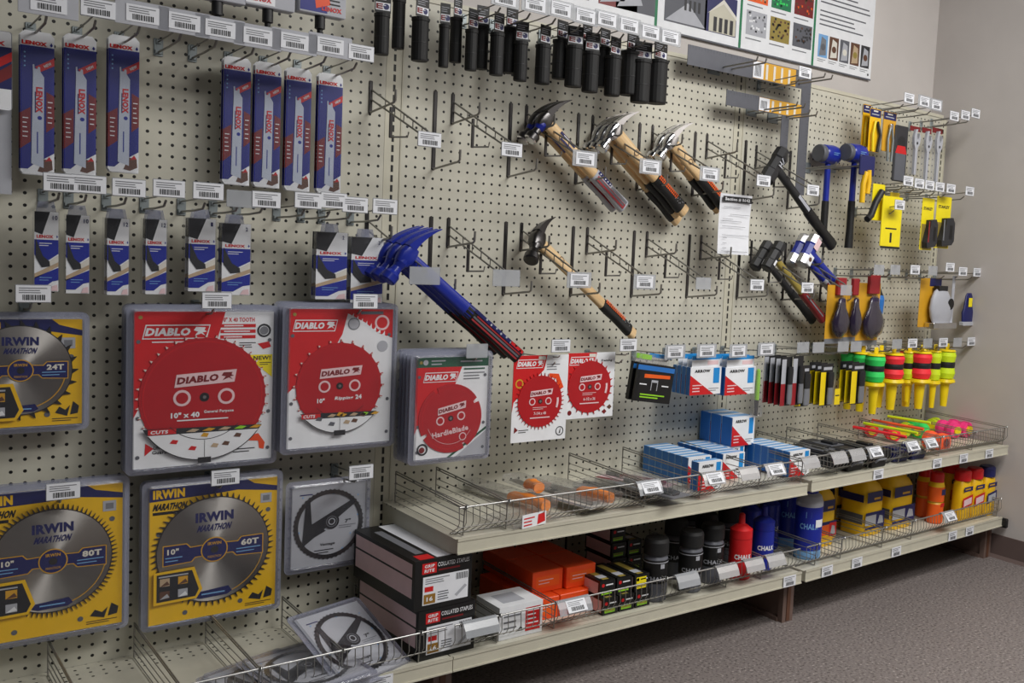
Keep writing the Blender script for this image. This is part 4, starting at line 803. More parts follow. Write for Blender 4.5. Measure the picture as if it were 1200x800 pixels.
def hammer(X, Y, Z, lab, kind, L, s=0, ang=53, grp='hammers hung diagonally on racks', rz=0, rx=0, spin=0):
    t = thing('sledge_hammer' if kind in ('sledge', 'smallsledge_y', 'smallsledge_b', 'bluesledge') else 'claw_hammer', lab, 'hammer', X, Y, Z, s, grp, rz, -R_(ang), rx)
    big = 1.4 if spin else 1.22
    if spin: t.rotation_euler = (t.rotation_euler.to_matrix() @ Matrix.Rotation(spin, 3, 'Z')).to_euler()
    if kind == 'flag':
        prim(claw_head('darksteel', 'blue', big=1.25), 'head', t); prim(shaft(L-5.5, 1.55, 1.3, .9, 'hickory', we=1.35), 'wooden_handle', t)
        g = grip(-L+5.6, -L, 1.5, .98, 'lightgrey', .12); g.yf = -.5
        g.rect(-.5, .1, -L+.2, -L+5.2, 'flagred', 1); g.rect(-.25, .0, -L+.4, -L+5, 'midgrey', 2); g.rect(.25, .62, -L+3.2, -L+5.4, 'navy', 1)
        for q in range(5): g.disc(.42, -L+3.4+q*.42, .09, 'white', 2, 6)
        g.rect(.15, .5, -L+.2, -L+3, 'grey', 1); prim(g, 'printed_grip', t); q = M(-.46); q.rect(-.35, -.12, -4.6, -2.4, 'navy', 1); q.rect(.15, .45, -4.4, -2.0, 'navy', 1); q.rect(.26, .34, -3.9, -2.5, 'white', 2); prim(q, 'handle_print', t)
    elif kind == 'black_orange':
        prim(claw_head('darksteel' if spin else 'chrome', big=big), 'head', t); prim(shaft(L-.1, 1.6, 1.35, .88, 'hickory', we=1.55), 'wooden_handle', t)
        g = grip(-L+6.2, -L+1.0, 1.58, 1.0, 'black', .1); g.yf = -.54; rnd = random.Random(int(L*10))
        for i in range(26): zz = -L+6-(i//2)*.28; xx = .18+.3*(i % 2); g.poly([(xx-.1, zz-.16), (xx+.12, zz-.1), (xx+.1, zz+.08), (xx-.12, zz+.04)], 'orange', 1)
        for i in range(10): zz = -L+2.8-i*.16; xx = rnd.uniform(-.1, .5); g.rect(xx, xx+.12, zz, zz+.07, 'lightgrey', 1)
        prim(g, 'printed_grip', t, label='black grip wrap with orange pattern'); q = M(-.45); q.ring(.1, -3.6, .28, .36, 'brown', 1, 16); prim(q, 'handle_print', t)
    elif kind == 'blue':
        g = claw_head('toolblue', big=1.35); prim(g, 'head', t); prim(shaft(L*.55, 1.35, 1.4, .95, 'toolblue', we=1.5), 'neck_sleeve', t)
        g = grip(-L*.5, -L, 1.45, 1.0, 'black', .1); g.yf = -.56; g.rect(-.6, -.42, -L+.3, -L*.56, 'flagred', 1); g.rect(-.3, -.1, -L+.3, -L*.56, 'midgrey', 1); g.rect(0, .16, -L+.3, -L*.58, 'flagred', 1); g.rect(.25, .62, -L+.2, -L*.55, 'navy', 1)
        for q in range(8): g.disc(.4+.12*(q % 2), -L+.5+q*.75, .13, 'lightgrey', 2, 6)
        g.rect(.3, .62, -L+.1, -L+2, 'red', 2); prim(g, 'printed_grip', t, label='black grip printed with stars and stripes')
    elif kind in ('sledge', 'smallsledge_y', 'smallsledge_b', 'bluesledge'):
        k = 1.08 if kind == 'sledge' else (1.0 if kind == 'bluesledge' else .88); g = M()
        hm = {'sledge': 'softblack', 'smallsledge_y': 'softblack', 'smallsledge_b': 'softblack', 'bluesledge': 'toolblue'}[kind]
        em = 'steel' if kind == 'bluesledge' else hm; R = []
        for x, w in ((-2.5, .7), (-2.3, .95), (-1.0, 1.0), (-.8, .88), (.8, .88), (1.0, 1.0), (2.3, .95), (2.5, .7)):
            R.append([(x*k, w*k*math.cos(R_(22.5+45*i))*1.05, w*k*math.sin(R_(22.5+45*i))*1.05) for i in range(8)])
        g.loft(R[:3], em); g.loft(R[2:6], hm); g.loft(R[5:], em); g.yf = -.98*k
        if kind == 'sledge': g.txt('H', .1, 0, .6, .8, 'lightgrey', 1, .2, .03, 20); g.poly([(.5, -.4), (.7, -.4), (1.0, .4), (.8, .4)], 'lightgrey', 1)
        if kind == 'bluesledge': g.rect(-2.2*k, -.7*k, -.55, .55, 'white', 1); g.disc(-1.4*k, 0, .32, 'brown', 2, 12); g.rect(.3, 1.9*k, -.5, .5, 'pink', 1)
        if 'smallsledge' in kind: g.rect(-1.4, -.6, -.25, .1, 'white', 1)
        prim(g, 'head', t)
        sm = {'sledge': 'softblack', 'smallsledge_y': 'olive', 'smallsledge_b': 'softblack', 'bluesledge': 'toolblue'}[kind]
        prim(shaft(L*.62, 1.1*k+.1, 1.05*k, .85*k, sm, we=1.15*k), 'handle', t)
        gm = {'sledge': 'black', 'smallsledge_y': 'darkred', 'smallsledge_b': 'rubber', 'bluesledge': 'lightgrey'}[kind]
        g = grip(-L*.55, -L, 1.3*k, 1.1*k, gm, .18); g.yf = -.6*k
        if kind == 'bluesledge': g.rect(-.4, -.1, -L+.4, -L*.6, 'flagred', 1); g.rect(.1, .4, -L+.4, -L*.6, 'skyblue', 1)
        if kind == 'smallsledge_y': g.rect(-.1, .1, -L+.8, -L*.6, 'grey', 1)
        prim(g, 'grip', t)
        if kind == 'sledge': q = M(-.5); q.rect(-.25, .25, -L*.54, -L*.36, 'lightgrey', 1); prim(q, 'handle_label', t)
    return t
hammer(14.2, -2.0, 20.1, 'rear wooden hammer with blue collar and flag grip', 'flag', 14.0); hammer(14.2, -3.6, 20.1, 'front wooden hammer with blue collar and flag grip', 'flag', 14.0)
hammer(23.2, -1.5, 19.9, 'polished claw hammer nearest the pegboard of three', 'black_orange', 15.6); hammer(23.1, -2.9, 19.9, 'polished claw hammer in the middle of three', 'black_orange', 14.2); hammer(23.1, -4.3, 20.0, 'front polished claw hammer of three', 'black_orange', 14.0)
hammer(32.3, -1.8, 19.9, 'rear polished hammer of the pair left of the notice', 'black_orange', 12.4); hammer(32.2, -3.4, 19.9, 'front polished hammer of the pair left of the notice', 'black_orange', 12.4)
hammer(14.3, -3.0, 7.2, 'single wooden claw hammer with round face turned to the viewer', 'black_orange', 17.6, spin=.5)
for k in range(3): hammer(-2.7-.25*k, -6.6+1.45*k, 5.0+.1*k, ['front blue claw hammer with star printed grip', 'middle blue claw hammer of the stack of three', 'rear blue claw hammer next to the pegboard'][k], 'blue', 16.3-.2*k, ang=52)
hammer(49.3, -4.2, 18.7, 'large black sledge hammer above the blue sledge hammers', 'sledge', 16.4, 3, 53)
hammer(50.3, -2.0, 6.9, 'small black headed sledge hammer with black grip', 'smallsledge_b', 14.6, 3, 53); hammer(50.0, -4.4, 6.9, 'small black headed sledge hammer with olive handle and red grip', 'smallsledge_y', 14.0, 3, 53)
hammer(57.6, -2.2, 7.9, 'rear silver and blue sledge hammer', 'bluesledge', 12.5, 3, 56); hammer(57.4, -4.2, 7.9, 'front silver and blue sledge hammer with white face label', 'bluesledge', 12.5, 3, 56)

def mallet(px, lab, Y=-4):
    X, Z = at(px[0], px[1], Y, 3); zb = at(px[0], px[2], Y, 3)[1]; L = Z-zb
    t = thing('mallet', lab, 'mallet', X, Y, Z, 3, 'blue mallets hanging upright')
    g = M(); g.lathe([(0, -2.3), (1.15, -2.3), (1.25, -2.1), (1.2, -1.4), (1.2, -1.4), (1.3, -1.2), (1.38, .6), (1.25, 1.5), (.9, 2.1), (0, 2.3)], ['midgrey']*4+['toolblue']*5, 0, 0, 18, 'x'); g.yf = -1.39; g.lines(-.5, .9, -.2, .3, 2, 'skyblue', 1, .3); prim(g, 'head', t, label='bright blue head with grey striking face')
    prim(shaft(L*.6, .85, .95, .8, 'toolblue', z0=-.8, we=.95), 'handle', t); g = grip(-L*.5, -L, 1.0, .95, 'rubber', .25); prim(g, 'grip', t)
mallet((971, 181, 290), 'left blue mallet hanging right of the black sledge hammer', -2.0); mallet((1002, 180, 291), 'right blue mallet hanging left of the yellow handled snips')
def fork(X, Z, s, lab, L=6, gap=1.6):
    t = thing('tool_fork', lab, 'hook', X, 0, Z, s, 'two pronged tool forks'); prim(M().box(-gap/2-.3, gap/2+.3, -.15, 0, -.5, 1.0, 'galv', .1), 'wall_clip', t)
    for sg in (-1, 1): prim(M().tube([(sg*gap/2, -.1, 0), (sg*gap/2, -L, .3), (sg*gap/2, -L-.2, .8)], .11, 'wire', 6), 'prong', t)
for x, lab in ((958, 'fork holding the left blue mallet'), (988, 'fork holding the right blue mallet')):
    X, Z = at(x+12, 190, -4, 3); fork(X, Z-.9, 3, lab)

# ---------------------------------------------------------------- framing squares, notice
def square(x0, x1, zt, zbot, hw, lab, Y, s=0):
    t = thing('framing_square', lab, 'framing square', x0, Y, zt, s, 'grey metal framing squares')
    g = M(-.07); P = [(0, 0), (x1-x0, 0), (x1-x0, zbot-zt), (x1-x0-hw*.75, zbot-zt), (x1-x0-hw*.75, -hw), (0, -hw)]; g.prism(P, -.07, 0, 'square')
    for k in range(int((x1-x0)*2)): g.rect(.25+k*.5, .28+k*.5, -.35 if k % 2 else -.5, -.05, 'dark', 1)
    for k in range(int((zt-zbot)*2)-4): g.rect(x1-x0-.35 if k % 2 else x1-x0-.5, x1-x0-.05, -hw-.5-k*.5, -hw-.47-k*.5, 'dark', 1)
    prim(g, 'blade', t); q = M(-.1); W_ = x1-x0; a = W_*.5; q.box(a, a+8, -.1, -.07, -hw+.1, -.1, 'gold'); q.rect(a, a+1.9, -hw+.15, -.15, 'paper', 1)
    for k in range(6): q.rect(a+.3+k*.2, a+.4+k*.2, -hw+.4, -.5, 'ink', 2)
    for k in range(4): q.rect(a+2.3+k*1.4, a+2.7+k*1.4, -hw+.2, -.3, 'offwhite', 2)
    prim(q, 'sticker', t, label='white and yellow printed sticker')
square(34.7, 57.0, 31.9, 15.4, 2.4, 'large grey framing square hung with its long arm down', -2.6)
square(41.2, 52.8, 27.4, 19.6, 1.9, 'smaller grey framing square hung below the large one', -2.9)
for x, y, lab, L in [(836, 83, 'two pronged hook under the long arm of the large framing square', 7), (912, 100, 'two pronged hook by the corner of the large framing square', 7), (880, 132, 'two pronged hook under the smaller framing square', 7), (905, 140, 'two pronged hook at the right end of the smaller framing square', 5)]:
    X, Z = at(x, y, 0); s = 3 if X > 47 else 0; X, Z = at(x, y, 0, s); fork(X, Z, s, lab, 8.5 if L == 7 else 7, 1.5)
t = thing('paper_notice', 'white paper notice with black title strip hanging in front of the upright', 'paper sheet', *([at(863.5, 228, -5)[0], -5, at(863.5, 228, -5)[1]]))
w = 5.5; H = 7.5; g = M()
vs = []; fs = []; nn = 10
for i in range(nn+1):
    for j in range(7): u, v = j/6, i/nn; vs.append((-w/2+w*u, .25*math.sin(v*3.0)*(.5+.5*u)-.15*math.sin(u*3.14), -H*v))
fs = [(i*7+j, i*7+j+1, (i+1)*7+j+1, (i+1)*7+j) for i in range(nn) for j in range(6)]
g.add(vs, fs, 'paper', True); prim(g, 'sheet', t)
q = M(-.22); q.rect(-2.5, 2.5, -1.0, -.3, 'ink', 1); q.txt('Section # 8642', 0, -.65, 4.3, .42, 'white', 2, 0, .03)
for z, a, b in ((-1.6, -2.3, .6), (-2.5, -1.2, 2.3), (-3.1, -2.4, -.6), (-3.35, -2.4, .9), (-4.0, -2.4, 1.6), (-5.1, -2.4, 2.3), (-5.45, -2.2, -1.5), (-6.1, -2.2, -1.5), (-6.7, -2.2, -1.5), (-7.1, -2.4, 2.2)): q.rect(a, b, z-.05, z, 'grey', 1)
prim(q, 'printing', t, (0, .0, 0))
# ---------------------------------------------------------------- hooks of the middle and right bays
for x, y, lab, s, pap, kd in [(559, 411, 'hook with clear tag holder over the cement board blade packs', 0, 0, 'small'), (657, 405, 'hook with white tag over the left of the two thin red blade cards', 0, 1, 'small'), (736, 404, 'hook with white tag over the right thin red blade card', 0, 1, 'small'),
        (791, 412, 'hook with pale tag over the yellow and black staple card', 0, 1, 'wide'), (828, 411, 'hook with pale tag over the left hanging staple boxes', 0, 1, 'wide'), (865, 411, 'hook with pale tag over the right hanging staple boxes', 3, 1, 'wide'),
        (898, 409, 'hook with pale tag over the green pen shaped knife', 3, 1, 'wide'), (941, 407, 'hook with grey tag holder over the red edged knives', 3, 0, 'small'), (959, 407, 'hook with grey tag holder over the first yellow edged knives', 3, 0, 'small'),
        (988, 406, 'hook with grey tag holder over the middle yellow edged knives', 3, 0, 'small'), (1003, 406, 'hook with grey tag holder left of the green string reel', 3, 0, 'small'), (1051, 403, 'hook with clear tag holder over the red string reel', 3, 0, 'small'),
        (1069, 402, 'hook with white tag between the two red string reels', 3, 1, 'small'), (1087, 402, 'hook with clear tag holder over the second red string reel', 3, 0, 'small'), (1105, 401, 'hook with white tag over the last lime string reels', 3, 1, 'small'),
        (1122, 401, 'empty hook with clear tag holder right of the string reels', 3, 0, 'small'), (1138, 400, 'hook with white tag closest to the side wall in the string reel row', 3, 1, 'small')]:
    hook(x, y, lab, s, paper=bool(pap), kind=kd, grp='hooks in the row above the upper shelf', Z=-6.5)
for x, y, lab, pap in [(1030, 316, 'hook behind the chalk reels in the middle row', 0), (1049, 316, 'empty hook with clear tag holder right of the chalk reels', 0), (1072, 316, 'empty hook with white tag in the chalk reel row', 1), (1093, 317, 'hook with clear tag holder over the large grey tool', 0), (1113, 313, 'hook with raised white tag right of the large grey tool', 1), (1128, 318, 'hook with pale tag over the small navy tool', 1), (1145, 319, 'hook with pale tag closest to the side wall in the chalk reel row', 1)]:
    hook(x, y, lab, 3, paper=bool(pap), grp='hooks in the chalk reel row', Z=4.6)
for x, y, lab in [(1054, 240, 'low hook with white tag in front of the tall yellow saw pack'), (1064, 212, 'hook with white tag, leftmost of six above the yellow packs'), (1077, 215, 'hook with white tag, second of six above the yellow packs'), (1089, 217, 'hook with white tag, third of six above the yellow packs'), (1101, 219, 'hook with white tag, fourth of six above the yellow packs'), (1114, 221, 'hook with white tag, fifth of six above the yellow packs'), (1136, 224, 'hook with white tag, last of six above the yellow packs')]:
    hook(x, y, lab, 3, grp='hooks above the yellow packs')
for x, y, lab in [(943, 85, 'hook with white tag over the corner of the large framing square'), (1065, 115, 'hook with white tag over the yellow handled cards'), (1083, 119, 'hook with white tag over the pliers card'), (1097, 123, 'hook with white tag over the red and grey tool pouch'), (1118, 136, 'hook with clear tag over the first wrench'), (1131, 135, 'hook with clear tag over the middle wrench'), (1143, 133, 'hook with clear tag closest to the side wall in the wrench row')]:
    hook(x, y, lab, 3, kind='wide' if 1070 < x < 1100 else 'small', grp='hooks in the top row of the right bay')

# ---------------------------------------------------------------- hanging goods of the right bay
def hung(name, lab, cat, px, Y, s, grp, rz=0, ry=0):
    cx, cz, w, h = face(*px, Y, s); return thing(name, lab, cat, cx, Y, cz+h/2, s, grp, rz, ry), w, h
def staple_box(g, w, h, d, s=1, z0=0, x0=0):
    """blue and white staple box, front face towards -Y"""
    g.box(x0-w/2, x0+w/2, 0, d, z0, z0+h, 'arrowblue'); f0 = g.yf; g.yf = 0
    g.rect(x0-w/2, x0+w/2, z0, z0+h, 'white', 1); g.poly([(x0-w/2, z0), (x0+w*.28, z0), (x0-w/2, z0+h*.72)], 'red', 2); g.rect(x0+w*.24, x0+w*.44, z0+h*.4, z0+h*.96, 'cyan', 2)
    g.txt('ARROW', x0-w*.12, z0+h*.86, w*.5, h*.11, 'ink', 3, 0, .06); g.lines(x0-w*.42, x0-w*.1, z0+h*.08, z0+h*.4, 3, 'pink', 3, .35); g.lines(x0+w*.1, x0+w*.45, z0+h*.1, z0+h*.25, 2, 'grey', 3, .3)
    g.add([(x0-w/2-.014, .02, z0+h), (x0-w/2-.014, d*.28, z0+h), (x0-w/2-.014, d*.28, z0), (x0-w/2-.014, .02, z0)], [(0, 1, 2, 3)], 'arrowblue'); g.box(x0-w*.5, x0+w*.5, d*.35, d*.98, z0+h, z0+h+.01, 'skyblue'); [g.add([(x0-w/2-.02, y, z0), (x0-w/2-.02, y+.07, z0), (x0-w/2-.02, y+.07, z0+h), (x0-w/2-.02, y, z0+h)], [(0, 1, 2, 3)], 'skyblue') for y in (.03, d-.1)]; g.box(x0-w*.5, x0+w*.5, 0, d*.33, z0+h, z0+h+.012, 'white')
    g.yf = f0; return g
for px, lab in (((809, 418, 845, 462), 'left hanging stack of white and blue staple boxes, front box'), ((850, 418, 885, 462), 'right hanging stack of white and blue staple boxes, front box')):
    s = 0 if px[0] < 830 else 3; t, w, h = hung('staple_box_pack', lab, 'staple box', px, -7, s, 'hanging blue and white staple boxes')
    hb = h*.73; g = M(); staple_box(g, w, hb, .75, z0=-h); prim(g, 'staple_box', t); q = M(.1); q.box(-w*.45, w*.45, .1, .14, -h*.3, 0, 'white'); q.rect(-w*.45, w*.45, -.35, 0.1, 'cyan', 1); q.rect(w*.05, w*.4, -1.0, -.5, 'pink', 1); prim(q, 'hang_card', t)
    for k in range(3): depth_copy(t, .85*(k+1), lab.replace('front box', ['second box from the front', 'third box from the front', 'box nearest the board'][k]))
t, w, h = hung('nail_card', 'black and yellow carded staples left of the white staple boxes', 'staple pack', (747, 416, 790, 471), -7, 0, None, 0, R_(8))
g = M(-.3); g.box(-w/2, w/2, -.3, 0, -h, -h*.2, 'black'); g.rect(-w/2, w/2, -h*.34, -h*.24, 'arrowblue', 1); g.rect(-w*.45, w*.45, -h*.98, -h*.36, 'black', 2); g.poly([(-w*.3, -h*.5), (w*.4, -h*.47), (w*.4, -h*.4), (-w*.3, -h*.42)], 'orange', 3); g.poly([(-.5, -h*.75), (-.4, -h*.75), (-.4, -h*.58), (.4, -h*.58), (.4, -h*.75), (.5, -h*.75), (.5, -h*.53), (-.5, -h*.53)], 'lightgrey', 3); g.lines(-w*.35, w*.35, -h*.93, -h*.82, 2, 'limegreen', 3, .5); g.lines(-w*.4, -w*.2, -h*.67, -h*.6, 1, 'white', 3); g.lines(w*.2, w*.4, -h*.67, -h*.6, 1, 'white', 3)
prim(g, 'printed_card', t); q = M(-.1); q.box(-w*.48, w*.48, -.12, .0, -h*.24, 0, 'clearbag'); q.rect(-w*.4, -w*.15, -h*.12, -.1, 'limegreen', 1); q.rect(-w*.05, w*.4, -h*.06, .1, 'cyan', 1); prim(q, 'clear_header', t)
depth_copy(t, .9, 'rear copy of the black and yellow staple card'); depth_copy(t, 1.8, 'rearmost blue edged staple card', dx=.5)
t, w, h = hung('pen_knife', 'bright green pen shaped knife in a clear sleeve', 'utility knife', (882, 424, 893, 487), -7, 3, None)
g = M().lathe([(0, -h), (.22, -h+.05), (.3, -h*.7), (.34, -h*.4), (.26, -h*.15), (0, -h*.12)], ['softblack', 'softblack', 'limegreen', 'limegreen', 'limegreen'], 0, 0, 12); prim(g, 'body', t); prim(M().box(-w/2, w/2, -.35, .35, -h-.1, 0, 'clearbag', .1), 'clear_sleeve', t)
def knife(px, lab, edge, copies, tagc=None, Y=-7):
    t, w, h = hung('utility_knife_pack', lab, 'utility knife', px, Y, 3, 'carded utility knives above the upper shelf'); g = M(-.05)
    g.box(-w/2, w/2, -.05, 0, -h, 0, 'softblack', .05); e = w*.42
    if edge == 'red': g.rect(-w/2, -w/2+e, -h*.55, -h*.05, 'lightgrey', 1); g.rect(-w/2, -w/2+e, -h, -h*.55, 'flagred', 1)
    else: g.rect(-w/2, -w/2+e, -h*.98, -h*.2, 'plasticyellow', 1); g.rect(-w*.3, w*.4, -h*.15, -h*.08, 'lightgrey', 1)
    prim(g, 'card', t); k = M(); R = []
    for z, ww in ((-h*.2, .5), (-h*.3, .62), (-h*.56, .5)): R.append(k.oval(w*.2, -.35, z, ww*w*.8, .45, 10, 3))
    k.loft(R, 'softblack', True, True); R = [k.oval(w*.2, -.35, z, ww*w*.8, .42, 10, 3) for z, ww in ((-h*.56, .5), (-h*.8, .58), (-h*.96, .5))]; k.loft(R, 'grey', True, True); prim(k, 'knife', t)
    if tagc: q = M(-.6); q.box(w*.5, w*.95, -.6, -.57, -h*.98, -h*.6, 'plasticyellow'); q.lines(w*.55, w*.9, -h*.8, -h*.72, 1, 'ink', 1); prim(q, 'side_flap', t)
    for i in range(copies): depth_copy(t, 1.05*(i+1), lab+[', copy right behind', ', second copy behind', ', third copy behind'][i], skip=('side_flap',))
knife((915, 418, 927, 475), 'red edged knife card left of another one', 'red', 3); knife((928, 417, 940, 474), 'red edged knife card, rightmost of the red ones', 'red', 0, Y=-7.3)
knife((932, 428, 948, 476), 'yellow edged knife card, leftmost of the yellow ones', 'yellow', 0); knife((961, 426, 975, 475), 'yellow edged knife card with bright yellow side flap', 'yellow', 2, 1); knife((997, 425, 1012, 473), 'yellow edged knife card beside the green string reel', 'yellow', 2)

def string_reel(px, ytube, lab, colr, copies=0, Y=-6.5):
    t, w, h = hung('string_reel', lab, 'string reel', px, Y, 3, 'neon string reels on yellow holders'); hs = h
    g = M(); r = w*.37; g.lathe([(r*.5, -.3), (r*.9, -.45), (r, -hs*.22), (r*.88, -hs*.42)], colr, 0, 0, 14); g.lathe([(r*.88, -hs*.62), (r, -hs*.8), (r*.85, -hs*.98), (r*.5, -hs)], colr, 0, 0, 14); prim(g, 'string_winding', t, label=None)
    b = M().lathe([(r*.9, -hs*.42), (r*.93, -hs*.5), (r*.9, -hs*.62)], 'softblack', 0, 0, 14); prim(b, 'label_band', t)
    y = M(); y.lathe([(r*.5, -.35), (r*.45, -hs-.02)], 'plasticyellow', 0, 0, 14); zb = at((px[0]+px[2])/2, ytube, Y, 3)[1]-at((px[0]+px[2])/2, px[1], Y, 3)[1]
    y.lathe([(0, 0), (r*.8, -.05), (r*.95, -.3), (r*.5, -.35)], 'plasticyellow', 0, 0, 14); tb = M(); tb.box(-.5, .5, -.1, .1, -.05, .9, 'plasticyellow', .2); prim(tb, 'hang_tab', t)
    y.lathe([(r*.5, -hs), (r*1.0, -hs-.05), (r*1.1, -hs-.5), (r*.5, -hs-.95), (r*.5, -hs-1.2), (r*.36, zb), (0, zb-.02)], 'plasticyellow', 0, 0, 14); prim(y, 'yellow_holder', t)
    for i in range(copies): depth_copy(t, 2.3*(i+1), lab+[', copy right behind', ', second copy behind'][i])
string_reel((1016, 414, 1035, 447), 484, 'neon green string reel, leftmost of the row', 'neongreen', 2); string_reel((1036, 413, 1057, 443), 479, 'neon red string reel between green and lime reels', 'neonred', 1); string_reel((1059, 411, 1071, 444), 470, 'lime string reel squeezed between two red ones', 'neonyellow', 0, -5)
string_reel((1070, 411, 1089, 443), 478, 'second neon red string reel from the left', 'neonred', 1); string_reel((1089, 410, 1101, 445), 477, 'lime string reel next to last in the row', 'neonyellow', 1); string_reel((1101, 409, 1117, 443), 475, 'lime string reel, rightmost of the row', 'neonyellow', 0)

def blister(name, lab, cat, px, Y, top, body, fn, grp=None, rz=0):
    t, w, h = hung(name, lab, cat, px, Y, 3, grp, rz); g = M(-.05); g.box(-w/2, w/2, -.05, 0, -h, 0, body, .15); g.rect(-w*.48, w*.48, -h*.2, -.1, top, 1); g.rect(-w*.2, w*.2, -.45, -.25, 'offwhite', 2); g.lines(-w*.35, w*.35, -h*.17, -h*.1, 1, 'lightgrey', 2); prim(g, 'backing_card', t); fn(t, w, h); return t
def snip_body(t, w, h):
    g = M(); g.tube([(-w*.1, -.3, -h*.3), (-w*.3, -.4, -h*.6), (-w*.25, -.4, -h)], .22, 'plasticyellow', 8); g.tube([(w*.1, -.3, -h*.3), (w*.35, -.4, -h*.6), (w*.2, -.4, -h)], .22, 'softblack', 8); g.poly([(-w*.3, -h*.5), (w*.3, -h*.5), (0, -h*.25)], 'softblack', 3); prim(g, 'handles', t)
def plier_body(t, w, h):
    g = M(); g.box(-.35, .35, -.6, -.2, -h*.45, -h*.3, 'steel', .15); g.tube([(-.2, -.4, -h*.4), (-.6, -.4, -h*.7), (-.4, -.4, -h*1.25)], .2, 'galv', 8); g.tube([(.2, -.4, -h*.4), (.6, -.4, -h*.7), (.5, -.4, -h*1.25)], .2, 'galv', 8); prim(g, 'pliers', t)
blister('snips_card', 'yellow carded snips, left of two, above the right blue mallet', 'snips', (1010, 122, 1019, 172), -3.5, 'navy', 'yellow', snip_body, 'yellow carded snips'); blister('snips_card', 'yellow carded snips, right of two, above the right blue mallet', 'snips', (1018, 127, 1031, 178), -5, 'navy', 'yellow', snip_body, 'yellow carded snips')
blister('pliers_card', 'long nosed pliers on a yellow card beside the snips', 'pliers', (1034, 131, 1049, 178), -5, 'navy', 'gold', plier_body)
t, w, h = hung('tool_pouch', 'grey tool pouch with red middle beside the pliers card', 'tool pouch', (1046, 147, 1061, 213), -5, 3, None)
g = M(-.3); g.box(-w/2, w/2, -.3, 0, -h, 0, 'dark', .2); g.rect(-w*.4, w*.4, -h*.98, -h*.5, 'midgrey', 1); g.disc(0, -h*.3, w*.3, 'softblack', 1, 14); g.poly([(-w*.45, -h*.5), (-w*.3, -h*.36), (w*.3, -h*.36), (w*.45, -h*.5)], 'red', 2); prim(g, 'pouch', t)
def wrench(px, lab):
    t, w, h = hung('adjustable_wrench', lab, 'wrench', px, -5.5, 3, 'grey adjustable wrenches'); g = M()
    P = [(-.25, -h), (.25, -h), (.3, -h*.42), (.75, -h*.34), (.95, -h*.2), (.55, -h*.1), (.5, -h*.2), (.1, -h*.26), (-.1, -h*.16), (.1, -h*.02), (-.45, -h*.03), (-.75, -h*.2), (-.6, -h*.36), (-.32, -h*.45)]
    g.prism(P, -.5, -.1, 'lightgrey'); g.yf = -.5; g.disc(.1, -h*.32, .22, 'dark', 1, 10); prim(g, 'wrench', t); q = M(0); q.box(-w*.45, w*.45, 0, .05, -h*.06, .3, 'darkred'); q.box(-w*.4, w*.4, -.02, .02, -h, -h*.2, 'clearbag'); prim(q, 'hang_card', t)
wrench((1064, 150, 1077, 205), 'grey adjustable wrench, left of three near the side wall'); wrench((1078, 152, 1090, 213), 'grey adjustable wrench, middle of three near the side wall'); wrench((1090, 152, 1103, 215), 'grey adjustable wrench, right of three near the side wall')
t, w, h = hung('aviation_snips', 'navy snips with two thick yellow handles below the snips cards', 'snips', (1004, 182, 1023, 238), -6, 3, None)
g = M(); g.box(-w*.45, w*.45, -.35, 0, -h*.42, 0, 'navy', .2); prim(g, 'holster', t); y = M(); y.tube([(-.2, -.3, -h*.35), (-.7, -.3, -h*.6), (-.75, -.3, -h)], .42, 'yellow', 10); y.tube([(.35, -.3, -h*.3), (.55, -.3, -h*.55), (.35, -.3, -h*.8)], .4, 'yellow', 10); prim(y, 'handles', t, label='thick yellow handles')
t, w, h = hung('drywall_saw_pack', 'tall bright yellow saw pack hanging behind a white price tag', 'saw', (1032, 230, 1055, 289), -6, 3, None)
g = M(-.2); g.box(-w/2, w/2, -.2, 0, -h, 0, 'brightyellow', .1); g.rect(-w*.05, w*.05, -h*.92, -h*.72, 'ink', 1); g.rect(-w*.5, w*.5, -h-.3, -h, 'softblack', 1); g.lines(-w*.3, w*.3, -h*.68, -h*.6, 1, 'ink', 1); prim(g, 'yellow_sleeve', t)
q = M(); q.tube([(-w*.5, .1, .6), (-w*.75, .2, -h*.15), (-w*.95, .2, -h*.42), (-w*1.15, .1, -h*.5)], .5, 'softblack', 8); prim(q, 'handle', t); q = M(); q.box(-w*.8, -w*.2, .15, .3, -h*.5, h*.22, 'brightyellow', .1); q.box(w*.15, w*.62, .3, .5, -h*.8, h*.1, 'plasticyellow', .1); q.box(w*.5, w*.75, .2, .45, -h*.75, -h*.3, 'red', .1); prim(q, 'rear_card', t, (0, .5, 0))
for px, lab, a in (((1079, 232, 1093, 293), 'yellow carded staple gun, left of the pair near the side wall', 1), ((1096, 230, 1113, 291), 'yellow carded staple gun, right of the pair near the side wall', 0)):
    t, w, h = hung('staple_gun_card', lab, 'staple gun', px, -6, 3, 'yellow carded staple guns'); g = M(-.05); g.box(-w/2, w/2, -.05, 0, -h, 0, 'brightyellow', .1); g.rect(-w*.45, w*.45, -h*.98, -h*.5, 'olive', 1); g.txt('STANLEY', 0, -h*.2, w*.75, h*.06, 'ink', 1, 0, .05); prim(g, 'backing_card', t)
    q = M(); P = [(-w*.1, -h*.42), (w*.35, -h*.4), (w*.5, -h*.5), (w*.5, -h*.85), (w*.35, -h*.93), (-w*.3, -h*.96), (-w*.35, -h*.85), (-.1*w, -h*.55)]; q.prism(P, -1.0, -.1, 'dark'); q.yf = -1.0; q.rect(w*.15, w*.35, -h*.82, -h*.55, 'black', 1); q.rect(-w*.28, -w*.2, -h*.85, -h*.45, 'flagred' if a else 'grey', 1); prim(q, 'staple_gun', t)

